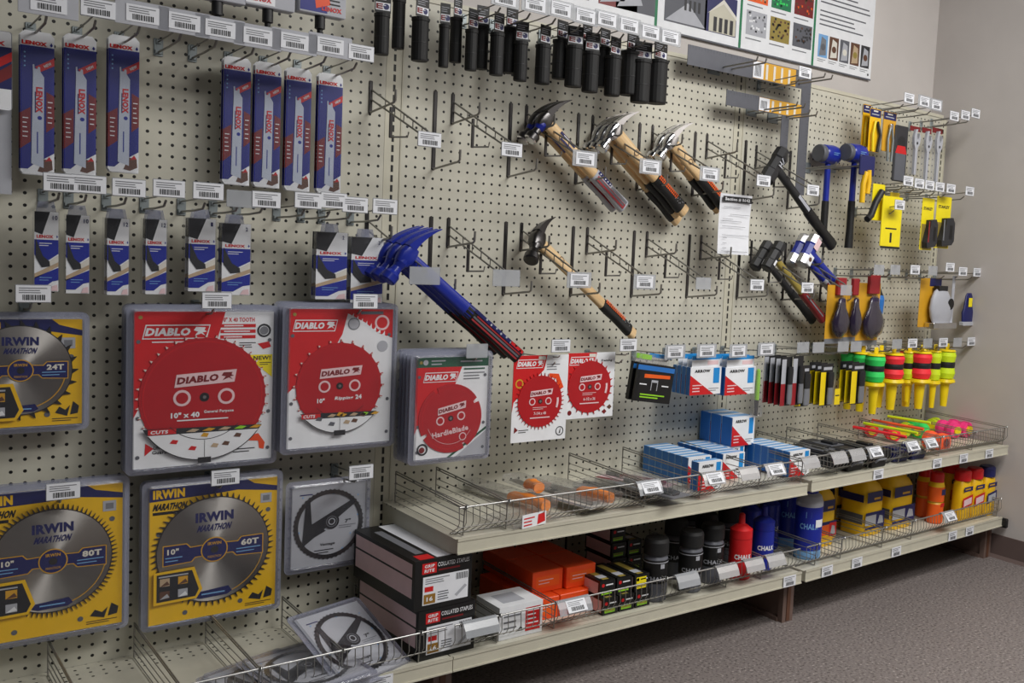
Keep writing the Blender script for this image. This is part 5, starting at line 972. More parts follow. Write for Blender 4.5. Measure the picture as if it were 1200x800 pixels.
def chalk_reel(px, lab, hasred):
    t, w, h = hung('chalk_reel_pack', lab, 'chalk reel', px, -5, 3, 'yellow carded chalk reels'); g = M(-.05); g.box(-w/2, w/2, -.05, 0, -h, -h*.12, 'gold', .1); g.box(-w*.5, w*.5, -.06, 0, -h*1.06, -h*.98, 'grey'); prim(g, 'backing_card', t)
    q = M(); c = []
    for z, ww in ((-h*.32, .1), (-h*.34, .45), (-h*.48, .5), (-h*.55, .8), (-h*.7, 1.05), (-h*.84, .9), (-h*.93, .4), (-h*.95, .05)): c.append(q.oval(w*.1, -.75, z, ww*w*.8, ww*1.3, 16))
    q.loft(c, 'plum', True, True); prim(q, 'chalk_reel', t); b = M(); c = [b.oval(w*.1, -.75, z, ww*w*.86, ww*1.45, 16) for z, ww in ((-h*.3, .3), (-h*.48, .55), (-h*.7, 1.12), (-h*.86, .95), (-h*.96, .3))]; b.loft(c, 'bubble', True, True); prim(b, 'blister', t)
    if hasred: r = M().box(-w*.1, w*.35, -.6, 0, -h*.28, 0, 'flagred', .15); prim(r, 'red_lever', t)
chalk_reel((968, 325, 990, 398), 'yellow carded chalk reel, left of three', 1); chalk_reel((989, 326, 1004, 396), 'yellow carded chalk reel, middle of three', 1); chalk_reel((1003, 322, 1030, 400), 'yellow carded chalk reel, right of three beside the blue bottle', 1)
t, w, h = hung('chalk_refill_bottle', 'small blue refill bottle hanging right of the chalk reels', 'bottle', (1023, 334, 1033, 367), -4.2, 3, None)
prim(M().lathe([(0, -h), (w*.45, -h), (w*.5, -h*.5), (w*.42, -h*.35)], 'arrowblue', 0, 0, 14), 'body', t); prim(M().lathe([(w*.42, -h*.35), (w*.35, -h*.3), (w*.12, 0), (0, 0)], 'softblack', 0, 0, 14), 'nozzle', t); prim(M().tube([(0, 0, -.1), (-.8, .1, 2.6), (-1.4, 0, 3.6)], .06, 'clearrim', 5), 'hang_loop', t)
t, w, h = hung('tape_measure_pack', 'large grey tool with chrome foot on a yellow card by the side wall', 'tape tool', (1080, 326, 1105, 384), -5.5, 3, None)
g = M(-.05); g.box(-w*.62, w*.35, -.05, 0, -h*.98, 0, 'gold', .1); g.rect(-w*.2, w*.35, -h*.16, 0, 'navy', 1); prim(g, 'backing_card', t)
q = M(); c = [q.oval(w*(.1+.1*u), -1.0, -h*(.2+.7*u), w*ww*1.05, 1.8*ww, 18) for u, ww in ((0, .35), (.08, .6), (.3, .85), (.55, .98), (.8, .92), (1.0, .7))]; q.loft(c, 'lightgrey', True, True); prim(q, 'grey_housing', t); b = M(-1.75); b.disc(w*.42, -h*.5, w*.15, 'black', 1, 14); b.box(-w*.35, w*.75, -1.9, -.2, -h, -h*.88, 'chrome', .1); b.box(-w*.1, w*.3, -1.5, -.4, -h*.24, -h*.14, 'softblack', .1); prim(b, 'foot', t)
t, w, h = hung('small_scraper', 'small navy tool with yellow window hanging alone before the side wall', 'hand tool', (1125, 343, 1139, 381), -6.5, 3, None)
q = M(-.6); c = [q.oval(0, -.35, -h*u, w*ww, .8*ww, 14, 2.6) for u, ww in ((0, .35), (.1, .55), (.45, .7), (.6, .95), (.9, .85))]; q.loft(c, 'navy', True, True); q.rect(-w*.15, w*.15, -h*.42, -h*.15, 'brightyellow', 9); q.box(-w*.5, w*.5, -.8, 0, -h, -h*.88, 'lightgrey', .1); prim(q, 'tool_body', t); prim(M().box(-w*1.3, -w*1.1, -.1, 0, -h, h*.5, 'lightgrey'), 'hang_strip', t)

# ---------------------------------------------------------------- goods on the upper shelf
def staple_at(px, zb, d, lab, s=0, name='staple_box', n=1, grp='blue and white staple boxes on the upper shelf'):
    X, Y = sit((px[0]+px[2])/2, px[3], zb, s); cx, cz, w, h = face(*px, Y, s)
    o = single(staple_box(M(), w, h, d), name, lab, 'staple box', cx, Y, zb, s, grp)
    return cx, Y, w, h
def staple_fixed(cx, Y, zb, w, h, d, lab, s=0): single(cached(('staple_box', w, h, d), lambda: staple_box(M(), w, h, d)), 'staple_box', lab, 'staple box', cx, Y, zb, s, 'blue and white staple boxes on the upper shelf')
names = ['front', 'second', 'third', 'fourth', 'fifth', 'sixth', 'seventh', 'eighth']
for row, (x, Yf, n, s, wh, w_) in enumerate([(34.5, -9.3, 7, 0, 'left row', 3.7), (39.9, -9.6, 7, 0, 'middle row', 3.7), (47.5, -13.2, 7, 3, 'right row', 3.9), (43.3, -6.4, 4, 0, 'short row under the tall boxes', 3.0)]):
    for k in range(n): staple_fixed(x, Yf+1.22*k, ZU+.02+(.25 if s == 3 else 0), w_, 3.2, 1.2, '%s staple box in the %s of blue boxes' % (names[k], wh), s)
X, Z = at(832, 571, -13.0); staple_fixed(X-.1, -13.0, ZU+.02, 3.7, 3.5, 1.3, 'single staple box standing in front of the left row of blue boxes')
for k in range(3): single(cached(('staple_box_tall',), lambda: staple_box(M(), 4.0, 3.7, 1.95)), 'staple_box', ['front tall staple box standing on top of the short row', 'middle tall staple box standing on top of the short row', 'rear tall staple box standing on top of the short row'][k], 'staple box', 44.2, -6.6+2.05*k, ZU+.02+3.25, 0, 'tall staple boxes on top')

def lie(X, Y, Z, rz, rx=0, ry=0, s=0): return dict(X=X, Y=Y, Z=Z, s=s, rz=rz, rx=rx, ry=ry)
def hand_saw(px0, px1, lab, L, hl, bw, zt=.9, ry=0.0):
    """px0 rear end of the blade, px1 end of the handle"""
    A = sit(*px0, ZU+zt); B = sit(*px1, ZU+zt); a = math.atan2(B[1]-A[1], B[0]-A[0]); Lt = math.hypot(B[0]-A[0], B[1]-A[1])
    t = thing('pull_saw', lab, 'saw', A[0], A[1], ZU+zt, 0, 'orange handled saws in clear sleeves', a)
    g = M(); g.add([(0, -bw*.3, .0), (Lt*.55, -bw*.5, .0), (Lt*.6, -bw*.2, 0), (Lt*.6, bw*.3, 0), (0, bw*.5, 0)]+[(0, -bw*.3, .07), (Lt*.55, -bw*.5, .07), (Lt*.6, -bw*.2, .07), (Lt*.6, bw*.3, .07), (0, bw*.5, .07)], [(0, 1, 2, 3, 4), (9, 8, 7, 6, 5)]+[(i, 5+i, 5+(i+1) % 5, (i+1) % 5) for i in range(5)], 'steel'); prim(g, 'blade', t)
    h = M(); R = []
    for i in range(11):
        u = i/10; x = Lt*.56+Lt*.44*u; ww = .78+.07*math.sin(u*16)+.12*(u > .9)-.15*(u < .1); R.append([(x, p[0]*1, p[1]*.8+.1+.25*math.sin(u*3)) for p in [(ww*.8*math.cos(q), ww*.85*math.sin(q)) for q in [2*math.pi*j/12 for j in range(12)]]])
    h.loft(R, 'sawhandle', True, True); prim(h, 'handle', t, label='bright orange grooved handle')
    c = M(); c.box(-.3, Lt+.6, -bw*.9, bw*.9, -.1, .75, 'clearbag', .2); prim(c, 'clear_sleeve', t)
hand_saw((632, 566), (716, 585), 'long orange handled saw with dark blade lying toward the shelf front', 13, 5, 1.5, 1.2)
hand_saw((548, 568), (640, 594), 'orange handled saw lying lowest at the left of the upper shelf', 10, 5, 1.3, .7)
hand_saw((600, 562), (632, 573), 'orange handled saw lying behind the others near the pegboard', 8, 5, 1.3, 2.0)
t = thing('clear_pouch', 'clear pouch with white and red header card in the left wire basket', 'pouch', *sit(612, 610, ZU+.1), ZU+.35, 0, None, .2)
prim(M().box(-3.2, 3.2, -2.2, 2.6, -.15, .35, 'clearbag', .15), 'clear_bag', t); q = M(-2.25); q.box(-2.2, 1.0, -2.3, -2.2, -.2, 1.1, 'white'); q.poly([(-.2, -.1), (.9, .1), (.8, 1.0), (-.1, .9)], 'red', 4); q.lines(-2.0, -.5, -.1, .9, 3, 'red', 5, .4); prim(q, 'header_card', t)
for k, (a, b, rz, lab) in enumerate([(722, 574, .5, 'flat clear tool pack lying left of the blue staple boxes'), (745, 566, .35, 'flat clear tool pack lying against the left row of blue boxes'), (668, 590, .2, 'flat clear tool pack lying beneath the orange handles'), (762, 582, .15, 'flat clear pack with dark clamp lying at the shelf front before the blue boxes')]):
    X, Y = sit(a, b, ZU+.3); t = thing('tool_pack', lab, 'tool pack', X, Y, ZU+.3+.28*k, 0, 'flat clear tool packs', rz)
    g = M().box(-1.8, 1.8, -4.5, 4.5, 0, .06, ['lightgrey', 'pink', 'offwhite', 'grey'][k]); g.box(-1.8, -1.2, -4.5, 4.5, .06, .08, ['dark', 'darkred', 'grey', 'dark'][k]); prim(g, 'card', t); q = M(); q.box(-.5, .6, -3.8, 2.0, .08, .5, ['darksteel', 'darkred', 'steel', 'softblack'][k], .1); q.tube([(0, 2, .3), (.2, 4.2, .3)], .25, 'dark', 8); prim(q, 'tool', t); prim(M().box(-1.9, 1.9, -4.6, 4.6, .0, .62, 'clearbag', .1), 'clear_pack', t)
for k, (X, Y, lab, c) in enumerate([(56.0, -9.5, 'black plastic tool case, left of the dark tools in the wire baskets', 'softblack'), (59.8, -8.0, 'grey topped tool case in the middle of the dark tools', 'dark'), (63.8, -11.0, 'black clamp with open jaw in the wire baskets', 'softblack'), (56.5, -13.2, 'low black tool pack at the front fence', 'black'), (61.5, -13.4, 'second low black tool pack at the front fence', 'softblack'), (67.5, -12.8, 'navy tool pack left of the orange string reel', 'navy'), (71.5, -13.0, 'second navy tool pack left of the orange string reel', 'navy')]):
    t = thing('tool_case', lab, 'tool case', X, Y, ZU+.27, 3, 'dark tools in the wire baskets'); g = M(); h = 2.0 if k < 3 else 1.3
    g.box(-1.6, 1.6, -2.0 if k > 2 else -3.5, 2.0 if k > 2 else 4, 0, h, c, .25); g.box(-1.4, 1.4, -1.6, 1.8, h, h+.12, 'midgrey' if k != 2 else 'dark', .1); prim(g, 'case', t); q = M(); q.tube([(-1.2, -2.2, h*.6), (-.8, -2.5, h*.9), (.8, -2.5, h*.9), (1.2, -2.2, h*.6)], .15, 'grey', 6); q.box(-.6, .6, -1.2, 1.0, h+.12, h+.5, c, .15); prim(q, 'handle', t)
def lying_reel(px, lab, colr, L=4.5, zt=1.25, rz=1.2, r=1.15):
    X, Y = sit(*px, ZU+.25+zt, 3); t = thing('string_reel', lab, 'string reel', X, Y, ZU+.27+r+.02, 3, 'neon string reels lying on the upper shelf', rz)
    g = M(); g.lathe([(r*.5, -L/2), (r*.95, -L/2+.1), (r, -L/4), (r*.8, 0), (r, L/4), (r*.95, L/2-.1), (r*.5, L/2)], colr, 0, 0, 16, 'x'); prim(g, 'string_winding', t); prim(M().lathe([(0, -L/2-.3), (r*.55, -L/2-.3), (r*.5, -L/2), (r*.5, L/2), (r*.55, L/2+.3), (0, L/2+.3)], 'clearbag' if colr == 'neonorange' else 'plasticyellow', 0, 0, 14, 'x'), 'spool_core', t)
lying_reel((1097, 518), 'orange string reel lying at the fence of the upper shelf', 'neonorange', 3.6, rz=1.5, r=1.4); lying_reel((1111, 503), 'pink string reel, left of two, lying on the upper shelf', 'neonpink', 3.6, rz=1.4, r=1.3); lying_reel((1124, 502), 'pink string reel, right of two, lying on the upper shelf', 'neonpink', 3.6, rz=1.5, r=1.3)
lying_reel((1070, 499), 'green string reel at the back of the upper shelf', 'neongreen', 3, rz=.4); lying_reel((1079, 504), 'second green string reel just before the pink ones', 'neongreen', 3, rz=.3); lying_reel((1060, 503), 'lime string reel beside the green ones on the upper shelf', 'neonyellow', 3, rz=.5)
lying_reel((1094, 497), 'lime string reel at the back behind the pink reels', 'neonyellow', 3, rz=.3); lying_reel((1045, 507), 'red string reel at the left of the lying reels', 'neonred', 3.4, rz=.8); lying_reel((1020, 502), 'red string reel against the pegboard at the left of the lying reels', 'neonred', 3, rz=.8)
for k, (a, b, m_, lab) in enumerate([((1000, 500), (1062, 512), 'neonred', 'long red marking stick lying over the wire dividers'), ((1012, 497), (1075, 509), 'neonyellow', 'long lime marking stick lying over the wire dividers'), ((1022, 495), (1082, 506), 'neonorange', 'long orange marking stick lying over the wire dividers'), ((1040, 492), (1090, 500), 'neonyellow', 'second lime marking stick farther back')]):
    A = sit(*a, ZU+3, 3); B = sit(*b, ZU+3, 3); o = M().tube([(A[0], A[1], 0), (B[0], B[1], 0)], .22, m_, 8); single(o, 'marking_stick', lab, 'marking stick', 0, 0, ZU+3.0+.2*k, 3, 'neon marking sticks')
# ---------------------------------------------------------------- goods on the bottom shelf
def cyl_text(g, t, cz, w, h, r, m, a0=-.55, bold=.03):
    vs, fs = glyphs(t, bold); g.add([((r+.02)*math.sin(a0+x*w/r), -(r+.02)*math.cos(a0+x*w/r), cz+y*h) for x, y in vs], fs, m)
def collated(px, zb, lab, d=12.5):
    cx, cz, w, h = face(*px, -15.2); h = 4.75; w = 5.9
    t = thing('collated_staple_box', lab, 'staple box', cx, -15.2, zb, 0, 'black collated staple boxes', rz=0.03)
    g = M(0); g.box(-w/2, w/2, 0, d, 0, h-.01, 'black')
    g.rect(-w*.38, -w*.13, h*.72, h*.93, 'red', 1); g.txt('GRIP', -w*.255, h*.87, w*.17, .3, 'white', 2, .1, .03); g.txt('RITE', -w*.255, h*.78, w*.17, .3, 'white', 2, .1, .03)
    g.txt('COLLATED STAPLES', w*.17, h*.87, w*.56, h*.085, 'white', 1, 0, .015); g.lines(-w*.1, w*.3, h*.73, h*.79, 1, 'darkred', 1, .6)
    g.rect(-w*.36, w*.44, h*.1, h*.66, 'paper', 1); g.rect(-w*.34, -w*.14, h*.12, h*.31, 'goldlabel', 2); g.txt('16', -w*.24, h*.215, w*.11, h*.09, 'white', 3, 0, .04); g.rect(-w*.33, -w*.18, h*.36, h*.46, 'red', 2); g.lines(-w*.32, w*.12, h*.5, h*.63, 3, 'grey', 2, .4); g.lines(-w*.1, w*.1, h*.14, h*.34, 4, 'midgrey', 2, .4, 4)
    for k in range(9): g.rect(w*.22+k*.14, w*.22+k*.14+.07, h*.5, h*.63, 'ink', 2)
    g.poly([(w*.2, h*.2), (w*.24, h*.16), (w*.42, h*.34), (w*.38, h*.38)], 'lightgrey', 2)
    def side(y0, y1, z0, z1, m_): g.add([(-w/2-.015, y0, z0), (-w/2-.015, y1, z0), (-w/2-.015, y1, z1), (-w/2-.015, y0, z1)], [(0, 1, 2, 3)], m_)
    side(.5, d-.4, h*.66, h*.92, 'pink'); side(.5, d-.4, h*.24, h*.62, 'pink')
    g.add([(-w*.1, .3, h+.005), (w*.42, .3, h+.005), (w*.42, d-.3, h+.005), (-w*.1, d-.3, h+.005)], [(0, 1, 2, 3)], 'paper'); g.add([(-w*.4, .2, h+.01), (-w*.15, .2, h+.01), (-w*.15, 1.6, h+.01), (-w*.4, 1.6, h+.01)], [(0, 1, 2, 3)], 'red'); g.add([(-w*.32, 2, h+.01), (-w*.18, 2, h+.01), (-w*.18, d-2, h+.01), (-w*.32, d-2, h+.01)], [(0, 1, 2, 3)], 'grey')
    prim(g, 'printed_carton', t)
collated((490, 712, 556, 772), ZB+.02, 'lower black carton of collated staples on the bottom shelf'); collated((485, 655, 553, 718), ZB+4.8, 'upper black carton of collated staples stacked on the lower one')
cx, cz, w, h = face(585, 712, 635, 752, -15.0)
t = thing('white_carton', 'small white carton with red print right of the black staple cartons', 'box', cx, -15.0, ZB+.02, 0); g = M(0); g.box(-w/2, w/2, 0, 4.5, 0, 3.3, 'white'); g.lines(-w*.4, w*.0, .8, 2.6, 3, 'grey', 1, .3); g.rect(w*.1, w*.45, .4, 2.8, 'red', 1); g.lines(w*.12, w*.43, .5, 2.7, 5, 'white', 2, .3); g.poly([(-w*.1, .6), (0, 1.1), (w*.05, .6)], 'ink', 2); g.add([(-w*.3, 1, 3.31), (w*.2, 1, 3.31), (w*.2, 3.5, 3.31), (-w*.3, 3.5, 3.31)], [(0, 1, 2, 3)], 'lightgrey'); prim(g, 'printed_carton', t)
def orange_box(X, Y, Z, w, h, d, lab):
    def mk(): g = M(0); g.box(-w/2, w/2, 0, d, 0, h, 'orangepack', .12); g.rect(-w*.38, w*.38, h*.25, h*.75, 'orange', 1); g.lines(-w*.3, w*.2, h*.35, h*.65, 2, 'pink', 2, .25); return g
    single(cached(('orange_box', w, h, d), mk), 'orange_box', lab, 'box', X, Y, Z, 0, 'orange wrapped boxes on the bottom shelf')
ob = [(10.9, -12.6, 0, 'bottom front left'), (14.6, -12.6, 0, 'bottom front middle'), (18.3, -12.2, 0, 'bottom front right'), (10.9, -7.4, 0, 'bottom rear left'), (14.6, -7.4, 0, 'bottom rear middle'), (18.3, -7.0, 0, 'bottom rear right'),
      (12.2, -11.0, 1, 'upper front left'), (16.2, -11.4, 1, 'upper front right'), (12.2, -5.8, 1, 'upper rear left'), (16.2, -6.2, 1, 'upper rear right')]
for X, Y, l, lab in ob: orange_box(X, Y, ZB+.02+2.32*l, 3.6 if l == 0 else 3.8, 2.3, 5.1, 'orange wrapped box, %s of the pile' % lab)
def small_black(X, Y, Z, lab, yl=False):
    def mk():
        g = M(0); w, h, d = 2.0, 1.75, 5.2; g.box(-w/2, w/2, 0, d, 0, h, 'black'); g.disc(-w*.28, h*.7, .2, 'red', 1, 10); g.lines(-w*.1, w*.4, h*.6, h*.8, 1, 'white', 1, .4); g.rect(-w*.38, w*.3, h*.12, h*.34 if not yl else h*.85, 'limegreen' if not yl else 'brightyellow', 1); g.lines(-w*.35, w*.3, h*.16, h*.38, 1, 'olive', 2, .4)
        g.add([(-w/2-.01, .3, .2), (-w/2-.01, d-.2, .2), (-w/2-.01, d-.2, h-.25), (-w/2-.01, .3, h-.25)], [(0, 1, 2, 3)], 'pink'); g.add([(-w*.2, .3, h+.01), (w*.2, .3, h+.01), (w*.2, d-.5, h+.01), (-w*.2, d-.5, h+.01)], [(0, 1, 2, 3)], 'olive'); g.add([(-w*.25, .8, h+.02), (w*.25, .8, h+.02), (w*.25, 1.8, h+.02), (-w*.25, 1.8, h+.02)], [(0, 1, 2, 3)], 'lightgrey'); return g
    single(cached(('small_carton', yl), mk), 'nail_box', lab, 'box', X, Y, Z, 0, 'small black and yellow nail boxes')
k = 0
for lay, spots in enumerate([[(17.6+2.15*i, -15.0) for i in range(3)], [(22.3, -13.9)], []]):
    pass
for X, Y, l, lab, yl in [(16.9, -14.9, 0, 'bottom row front left nail box', 0), (19.1, -14.9, 0, 'bottom row front middle nail box', 0), (21.3, -14.9, 0, 'bottom row front right nail box', 0), (16.9, -14.2, 1, 'second layer left nail box', 0), (19.1, -14.3, 1, 'second layer middle nail box', 0), (21.3, -14.6, 1, 'second layer nail box with full yellow end', 1),
                         (22.6, -9.0, 0, 'rear nail box standing on the shelf, right', 0), (22.6, -8.8, 1, 'rear nail box in the second layer, right', 0), (22.6, -8.6, 2, 'rear nail box in the third layer, right', 0), (22.6, -8.4, 3, 'rear nail box topmost at the right', 0), (24.9, -9.0, 0, 'outermost rear nail box standing on the shelf', 0), (24.9, -8.8, 1, 'outermost rear nail box in the second layer', 0), (24.9, -8.6, 2, 'outermost rear nail box in the third layer', 0)]:
    small_black(X+.8, Y, ZB+.02+1.77*l, 'black nail box with pink side, '+lab, bool(yl))
t = thing('wire_shelf_rack', 'black wire frame standing behind the orange boxes', 'wire rack', 17.5, -2.2, ZB, 0); g = M()
for x in (-4, -.5, 3): g.tube([(x, 0, .05), (x, 0, 7.5)], .13, 'black', 6)
for z in (5, 7.5): g.tube([(-4, 0, z), (3, 0, z)], .13, 'black', 6)
prim(g, 'frame', t)

def jar(px, Yf, lab, s=0, tall=7.0, r=1.38):
    X, _ = at((px[0]+px[2])/2, px[3], Yf, s)
    t = thing('chalk_jar', lab, 'jar', X, Yf, ZB+.02, s, 'black lidded chalk jars on the bottom shelf', 0)
    def body(): g = M(); g.lathe([(0, 0), (r*.95, 0), (r, .15), (r, tall*.68), (r*.85, tall*.74)], ['jarbody', 'jarbody', 'jarbody', 'jarbody'], 0, 0, 22); return g
    def band(): g = M(); g.lathe([(r+.02, tall*.3), (r+.03, tall*.31), (r+.03, tall*.66), (r+.02, tall*.67)], 'black', 0, 0, 22); g.lathe([(r+.04, tall*.63), (r+.045, tall*.645)], 'lightgrey', 0, 0, 22); cyl_text(g, 'CHALK', tall*.38, 2.6, .5, r+.03, 'lightgrey'); cyl_text(g, 'I', tall*.58, .5, .5, r+.03, 'lightgrey', -.1, .2); return g
    def lid(): g = M(); g.lathe([(r*.86, tall*.74), (r*1.02, tall*.75), (r*1.02, tall*.95), (r*.9, tall), (0, tall)], 'rubber', 0, 0, 24); return g
    prim(cached(('jar_body', r, tall), body), 'body', t); prim(cached(('jar_label', r, tall), band), 'label_band', t, label='black label with pale lettering'); prim(cached(('jar_lid', r, tall), lid), 'lid', t)
jar((752, 638, 779, 712), -13.6, 'black lidded jar, leftmost in the front of the wire basket'); jar((793, 628, 820, 702), -13.4, 'black lidded jar, second in the front of the wire basket'); jar((819, 616, 844, 692), -12.4, 'black lidded jar left of the red chalk bottle')
jar((776, 625, 800, 700), -8.8, 'black lidded jar standing behind the leftmost front jar'); jar((812, 610, 836, 684), -8.6, 'black lidded jar standing behind the second front jar'); jar((838, 600, 862, 676), -7.8, 'black lidded jar standing behind the red chalk bottle'); jar((793, 612, 820, 690), -4.6, 'black lidded jar at the very back against the pegboard')
def chalk_bottle(px, Yf, lab, colr, r=1.38, lift=0):
    X, _ = at((px[0]+px[2])/2, px[3], Yf); tl = 7.9
    t = thing('chalk_bottle', lab, 'bottle', X, Yf, ZB+.02, 0, 'squeeze bottles of coloured chalk'); g = M()
    g.lathe([(0, 0), (r*.95, 0), (r, .2), (r, tl*.62)], ['red' if colr == 'red' else 'blue']*3, 0, 0, 22); cyl_text(g, 'CHALK', tl*.36, 2.3, .6, r, 'white', -.45, .05); prim(g, 'body', t)
    g = M(); cc = 'red' if colr == 'red' else 'blue'; g.lathe([(r*.98, tl*.62), (r*1.0, tl*.63), (r*1.0, tl*.76), (r*.55, tl*.82), (r*.3, tl*.84), (r*.26, tl*.98), (r*.16, tl), (0, tl)], cc, 0, 0, 22); prim(g, 'nozzle_cap', t)
chalk_bottle((852, 606, 878, 684), -13.2, 'red squeeze bottle with pointed cap between black jars and blue bottle', 'red'); chalk_bottle((880, 600, 903, 674), -12.0, 'blue squeeze bottle with pointed cap right of the red one', 'blue'); chalk_bottle((866, 594, 886, 668), -7.2, 'blue squeeze bottle standing behind the red one', 'blue'); chalk_bottle((888, 590, 908, 662), -6.2, 'rear blue squeeze bottle behind the front blue one', 'blue')
def jug(px, Yf, lab, s=3):
    X, _ = at((px[0]+px[2])/2, px[3], Yf, s); t = thing('chalk_jug', lab, 'jug', X, Yf, ZB+.02, s, 'large blue chalk jugs'); r = 1.78
    g = M(); g.lathe([(0, 0), (r*.95, 0), (r, .25), (r, 1.2), (r*.99, 1.22), (r*.99, 6.88), (r, 6.9), (r, 7.4), (r*.85, 8.2), (r*.5, 8.7)], ['skyblue']*3+['lightgrey']*6, 0, 0, 22); prim(g, 'body', t)
    g = M(); g.lathe([(r, 1.2), (r+.02, 1.21), (r+.02, 6.89), (r, 6.9)], 'blue', 0, 0, 22); cyl_text(g, 'CHALK', 4.4, 2.6, .75, r, 'skyblue', -.8); cyl_text(g, 'I', 5.9, .7, .8, r, 'skyblue', -.9, .2)
    vs = [((r+.05)*math.sin(a), -(r+.05)*math.cos(a), z) for z in (4.3, 5.3) for a in (-.35, -.2, 0, .2, .35)]; g.add(vs, [(i, i+1, 6+i, 5+i) for i in range(4)], 'paper'); prim(g, 'label_band', t, label='blue label with white patch'); g = M(); g.lathe([(r*.55, 8.5), (r*.6, 8.55), (r*.6, 9.4), (0, 9.45)], 'blue', 0, 0, 18); prim(g, 'cap', t)
jug((928, 576, 960, 664), -12.0, 'large blue jug with pale shoulders, front one'); jug((908, 576, 936, 655), -6.8, 'large blue jug standing behind the front one', 3)
def handle_jug(X, Yf, w, h, d, lab, lower='lightgrey', s=3):
    t = thing('powder_jug', lab, 'jug', X, Yf, ZB+.02, s, 'yellow handled chalk powder jugs'); g = M(); R = []
    for z, k in ((0, .94), (.2, 1), (h*.6, 1), (h*.72, .96), (h*.82, .8), (h*.9, .5), (h*.93, .3)): R.append(g.oval(-(1-k)*w*.3, d/2, z, w*k, d*(k+1)/2, 20, 4))
    g.loft(R, 'yellow', True, True); prim(g, 'body', t); prim(M().lathe([(.75, h*.9), (.8, h*.91), (.8, h), (0, h)], 'navy', -w*.2, d/2, 14), 'cap', t)
    q = M(-.03); q.rect(-w*.42, w*.3, h*.55, h*.72, 'navy', 1); q.lines(-w*.1, w*.22, h*.58, h*.63, 1, 'gold', 2, .7); q.rect(-w*.45, w*.45, h*.34, h*.39, 'navy', 1); q.rect(-w*.45, w*.05, h*.18, h*.34, lower, 1); q.rect(w*.05, w*.45, h*.15, h*.36, 'navy' if lower == 'lightgrey' else 'red', 2); q.poly([(w*.12, h*.18), (w*.4, h*.18), (w*.35, h*.3), (w*.2, h*.32)], 'lightgrey', 3); q.rect(-w*.45, w*.45, h*.11, h*.15, 'navy' if lower == 'lightgrey' else 'gold', 1)
    for v in (-.03,):
        q.add([(-w/2-.02, .3, h*.56), (-w/2-.02, d-.3, h*.56), (-w/2-.02, d-.3, h*.68), (-w/2-.02, .3, h*.68)], [(0, 1, 2, 3)], 'navy'); q.add([(-w/2-.02, .3, h*.2), (-w/2-.02, d-.3, h*.2), (-w/2-.02, d-.3, h*.36), (-w/2-.02, .3, h*.36)], [(0, 1, 2, 3)], 'midgrey')
    prim(q, 'label', t); g = M(); g.tube([(-w*.1, d/2, h*.9), (w*.2, d/2, h*.98), (w*.46, d/2, h*.82), (w*.48, d/2, h*.55), (w*.44, d/2, h*.45)], .5, 'yellow', 10); prim(g, 'handle', t)
handle_jug(57.6, -10.6, 3.9, 8.9, 4.5, 'yellow handled jug with orange label right of the blue jugs', 'orange')
handle_jug(58.2, -4.8, 3.9, 8.9, 4.3, 'yellow handled jug standing behind the one with orange label', 'orange')
for i, (X, Y, lab) in enumerate([(67.6, -10.8, 'yellow handled jug, left one at the front of the pair'), (67.6, -5.6, 'yellow handled jug, left one at the back of the pair'), (74.4, -11.0, 'yellow handled jug, right one at the front with navy label'), (74.4, -5.8, 'yellow handled jug, right one at the back')]): handle_jug(X+.4, Y, 5.0 if i < 2 else 6.2, 8.8, 4.8, lab)
def tube_bottle(px, Y, lab, cap='red', w=None, red=True, grp='red capped yellow bottles'):
    X, _ = at((px[0]+px[2])/2, px[3], Y, 3); r = 1.25 if red == 'slim' else 1.55; tl = 7.8
    t = thing('powder_bottle', lab, 'bottle', X, Y, ZB+.02, 3, grp); g = M()
    if red == 'slim': g.lathe([(0, 0), (r*.9, 0), (r, .2), (r, 3.0), (r*.9, 3.2), (r, 3.4), (r, 5.6), (r*.85, 6.3)], ['orange', 'orange', 'orange', 'gold', 'gold', 'orange', 'yellow'], 0, 0, 18); q = None
    else:
        R = [g.oval(0, 0, z, 2*r*k, 1.5*r*k, 20, 3) for z, k in ((0, .94), (.2, 1), (4.9, 1), (5.7, .92), (6.3, .7))]; g.loft(R, 'yellow', True, True)
    prim(g, 'body', t); q = M(-.76*r)
    if red != 'slim': q.rect(-r*.8, r*.8, 4.6, 5.3, 'navy', 1); q.lines(-r*.6, r*.4, 4.75, 5.15, 1, 'gold', 2, .5); q.poly([(-r*.9, 2.0), (r*.9, 2.4), (r*.9, 4.0), (-r*.9, 3.6)], 'red' if red else 'navy', 1); q.poly([(-r*.7, 2.3), (r*.7, 2.6), (r*.7, 3.6), (-r*.7, 3.3)], 'pink' if red else 'lightgrey', 2)
    else: q = M(-r*.98); q.rect(-r*.3, r*.5, 4.4, 5.3, 'navy', 1); q.rect(-r*.3, r*.4, 2.6, 3.2, 'red', 1)
    prim(q, 'label', t); g = M(); g.lathe([(r*.75, 6.1), (r*.85, 6.2), (r*.85, 7.5), (r*.7, 7.8), (0, 7.8)], cap, 0, 0, 18); prim(g, 'cap', t)
tube_bottle((1075, 562, 1087, 607), -8.5, 'slim orange tube with red cap, left one behind', red='slim'); tube_bottle((1087, 564, 1101, 615), -11.6, 'slim orange tube with red cap, front one beside the yellow jugs', red='slim')
